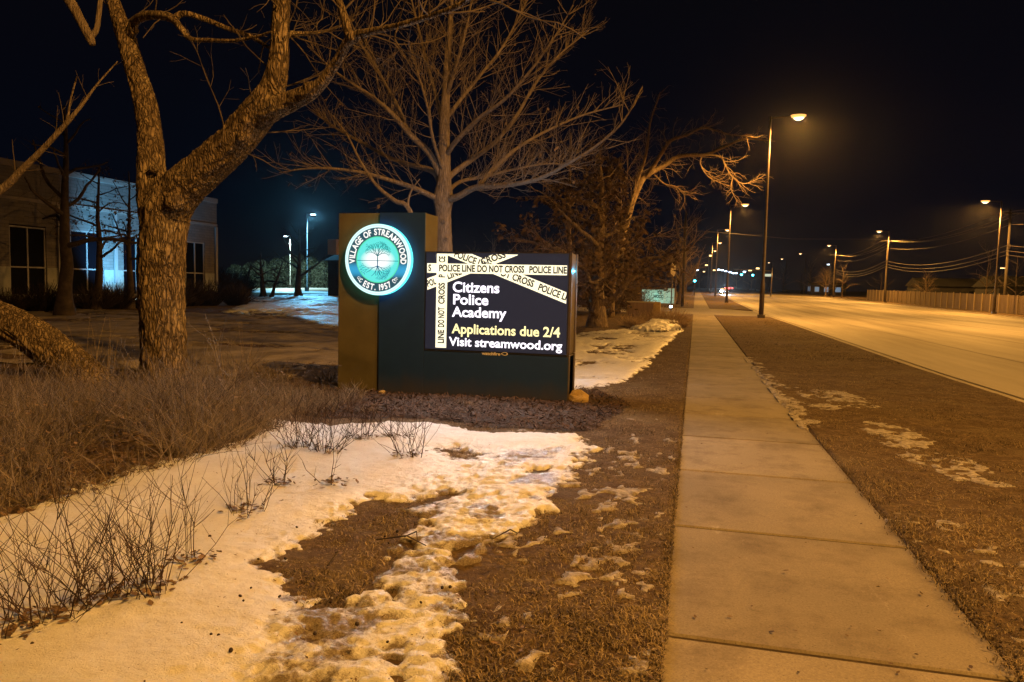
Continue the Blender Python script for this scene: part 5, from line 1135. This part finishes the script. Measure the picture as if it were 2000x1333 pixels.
lw = thing('low_wall', 'low brick wall with a pale cap and orange lit end pier', 'wall', (-2.9, 46.5, -.2)); bm_, t, b = nm('brown_brick'); br = N(t, 'ShaderNodeTexBrick', Scale=4.); br.inputs['Color1'].default_value = c4((.16, .10, .07)); br.inputs['Color2'].default_value = c4((.24, .15, .10)); br.inputs['Mortar'].default_value = c4((.25, .22, .18)); t.links.new(coords(t), br.inputs['Vector']); t.links.new(br.outputs[0], b.inputs['Base Color'])
MB().box(-1.15, .42, -.16, .16, -.1, .98).build('wall_body', bm_, lw, local=True); MB().box(-1.2, .40, -.2, .2, .983, 1.06).build('cap', M['kerb'], lw, local=True); MB().box(.423, .85, -.24, .24, -.1, 1.06).build('pier', M['rock'], lw, local=True, bevel=.02)
mb = MB(); rg = random.Random(15)
for i, (x, y, s, lb) in enumerate(((-5.6, 50, 2.2, 'big rust brown twiggy bush behind the low brick wall'), (-7.0, 54, 2.9, 'rust brown bush left of the big one behind the wall'), (-4.3, 54.5, 1.0, 'small brown bush between the low wall and the driveway'), (-10, 50, 2.3, 'brown bush half hidden by the oak trunk'))):
    t = thing('twiggy_bush', lb, 'bush', (x, y, -.2), 'brown bushes by the driveway'); mb = MB(); out = []
    for j in range(70):
        a = rg.uniform(0, 6.28); d = np.array([math.cos(a)*rg.uniform(.1, .9), math.sin(a)*rg.uniform(.1, .9), 1.]); grow(rg, (x+math.cos(a)*.3, y+math.sin(a)*.3, -.25), d, s*rg.uniform(1.2, 2.3), .016, 1, out, dict(step=.3, wob=.16, up=.0, levels=3, dens=(3, 3.6, 3), ang=(25, 65), ratio=(.3, .6), lmin=.15, bias=.1))
    tubes(mb, out, (5, 4, 3, 3)).build('stems', M['twig'], t, smooth=True); leaves_on(MB(), rg, out, .5, .09, 1).build('foliage', M['leaf'], t, tone=True)['kind'] = 'stuff'

# ------------------------------------------------------------------ signals, cars and lights far down the road
TG = glow('green_signal', (.06, .80, 1.), 22); TR = glow('red_signal', (1., .12, .06), 8)
def signal(lb, x, y, z, pole=False):
    t = thing('traffic_signal', lb, 'traffic light', (x, y, z), 'traffic lights at the far crossing'); h_ = MB().box(-.2, .2, -.12, .12, -.3, .95).build('housing', M['pole'], t, local=True)
    for j, m_ in ((0, TG), (1, M['glass']), (2, M['glass'])):
        MB().add([(.20*1.15*math.cos(a), -.128, -.08+j*.38+.20*1.0*math.sin(a)) for a in np.arange(14)*2*math.pi/14], [tuple(range(14))]).build('signal_lens', m_, h_, local=True)
    if pole: v, f = lathe([(.09, -z), (.08, 1.2)], 8); MB().add(v+np.array([0, .25, 0]), f).build('pole', M['pole'], t, True, local=True)
signal('left green signal on the mast arm over the road', 9.65, 169.7, 5.35); signal('right green signal on the mast arm near the street name plate', 12.0, 169.7, 5.3); signal('green signal on a pole at the far end of the pavement', -.19, 150, 3.55, True)
mt = thing('signal_mast', 'signal mast with a long arm reaching over the road', 'mast', (16.0, 170, .7)); v, f = lathe([(.16, -.2), (.11, 6.2)], 10); MB().add(v, f).build('pole', M['bronze'], mt, True, local=True); MB().tube(np.array([[0, 0, 5.5], [-3, 0, 5.65], [-8, 0, 5.75]]), np.array([.09, .07, .05]), 8).build('arm', M['bronze'], mt, True, local=True)
MB().box(-1.7, -.15, -.16, -.12, 4.3, 4.85).build('name_plate', glow('pale_plate', (.75, .95, .80), .55), mt, local=True)
def car(lb, x, y, facing, col, lights, on):
    t = thing('car', lb, 'car', (x, y, float(zg(y))-.05), None, 0 if facing > 0 else math.pi)
    pr = [(-2.2, .35), (-2.25, .75), (-1.9, .95), (-1.1, 1.02), (-.55, 1.45), (.9, 1.47), (1.6, 1.0), (2.15, .92), (2.25, .5), (2.2, .3)]
    V = [(s*.88*(1 if z < 1.1 else .78), yy, z) for s in (-1, 1) for yy, z in pr]; n = len(pr)
    MB().add(V, [tuple(range(n)), tuple(range(2*n-1, n-1, -1))]+[(i, n+i, n+(i+1) % n, (i+1) % n) for i in range(n)]).build('body', simple('car_paint', col, None, 1, .3), t, local=True, bevel=.05)
    for sx_ in (-1, 1):
        for yy in (-1.4, 1.4):
            v, f = lathe([(.30, -.1), (.33, -.08), (.33, .08), (.30, .1)], 14); MB().add(np.column_stack([sx_*.80+v[:, 2], yy+v[:, 0], .33+v[:, 1]]), f).build('wheel', M['black'], t, local=True)
        yl = -2.262
        MB().add([(sx_*.62+.32*math.cos(a), yl, .75+.27*math.sin(a)) for a in np.arange(14)*2*math.pi/14], [tuple(range(14))]).build('headlight' if on == 'h' else 'tail_light', lights, t, local=True)
HLm = glow('headlight_white', (.72, .86, 1.), 160); TLm = glow('tail_red', (1., .06, .05), 14)
car('approaching car with bluish white headlights in the near lane', 6.85, 190, 1, (.05, .06, .09), HLm, 'h')
for sx_ in (-.62, .62): spot('car_light', (6.85+sx_, 187.4, 1.35), (6.85+sx_, 160, .3), 9000, (.55, .78, 1.), 40, .6, .1)
car('far car with red tail lights left of the poles', 13.2, 330, 1, (.08, .02, .02), TLm, 't'); car('second far car with red tail lights close behind', 15.2, 345, 1, (.08, .02, .02), TLm, 't')
gr = 'distant lights down the road'; DO, DW = [], []
for i, (px, py, Y_, c_) in enumerate(((1388, 498, 300, 'lens_far'), (1380, 517, 390, 'lens_far'), (1395, 527, 430, 'lens_far'), (1404, 526, 440, 'ledlens'), (1411, 527, 460, 'ledlens'), (1418, 529, 470, 'ledlens'), (1426, 531, 480, 'ledlens'), (1432, 533, 490, 'ledlens'), (1438, 533, 500, 'ledlens'), (1454, 530, 420, 'ledlens'), (1465, 527, 360, 'lens_far'), (1480, 523, 330, 'lens_far'), (1375, 530, 520, 'lens_far'), (1362, 527, 520, 'ledlens'), (1358, 526, 500, 'lens_far'))):
    p = aty(px, py, Y_); z0 = float(zg(Y_)); (DO if c_ == 'lens_far' else DW).append(small_lamp('distant_lamp', 'tiny distant lamp down the road, %s' % ('orange' if c_ == 'lens_far' else 'white'), p[0]-.5, Y_, max(2., p[2]-z0), .5, c_, 2.3, gr+(' orange' if c_ == 'lens_far' else ' white')))
p = aty(1622, 516, 205); small_lamp('parking_lamp', 'twin head white lamp in front of the tan tree across the road', p[0], 205, p[2]-float(zg(205)), -.5); p = aty(1959, 523, 120); small_lamp('yard_lamp', 'small warm lamp behind the utility pole far right', p[0]+.3, 120, p[2]-.2, -.3, 'lens_far')
order_labels(DO, 'tiny distant orange lamp down the road, %s from the left'); order_labels(DW, 'tiny distant white lamp down the road, %s from the left')

# ------------------------------------------------------------------ thin haze volume, added to imitate the glow round the lamps
hm = bpy.data.materials.new('halo_haze'); hm.use_nodes = True; t = hm.node_tree; t.nodes.clear()
hv_ = t.nodes.new('ShaderNodeVolumePrincipled'); hv_.inputs['Density'].default_value = .00009; hv_.inputs['Anisotropy'].default_value = .90; hv_.inputs['Color'].default_value = (.92, .92, .92, 1)
ho = t.nodes.new('ShaderNodeOutputMaterial'); t.links.new(hv_.outputs[0], ho.inputs['Volume'])
tag(MB().box(-620, 620, -140, 1250, -1.6, 24).build('halo_haze', hm), kind='stuff')
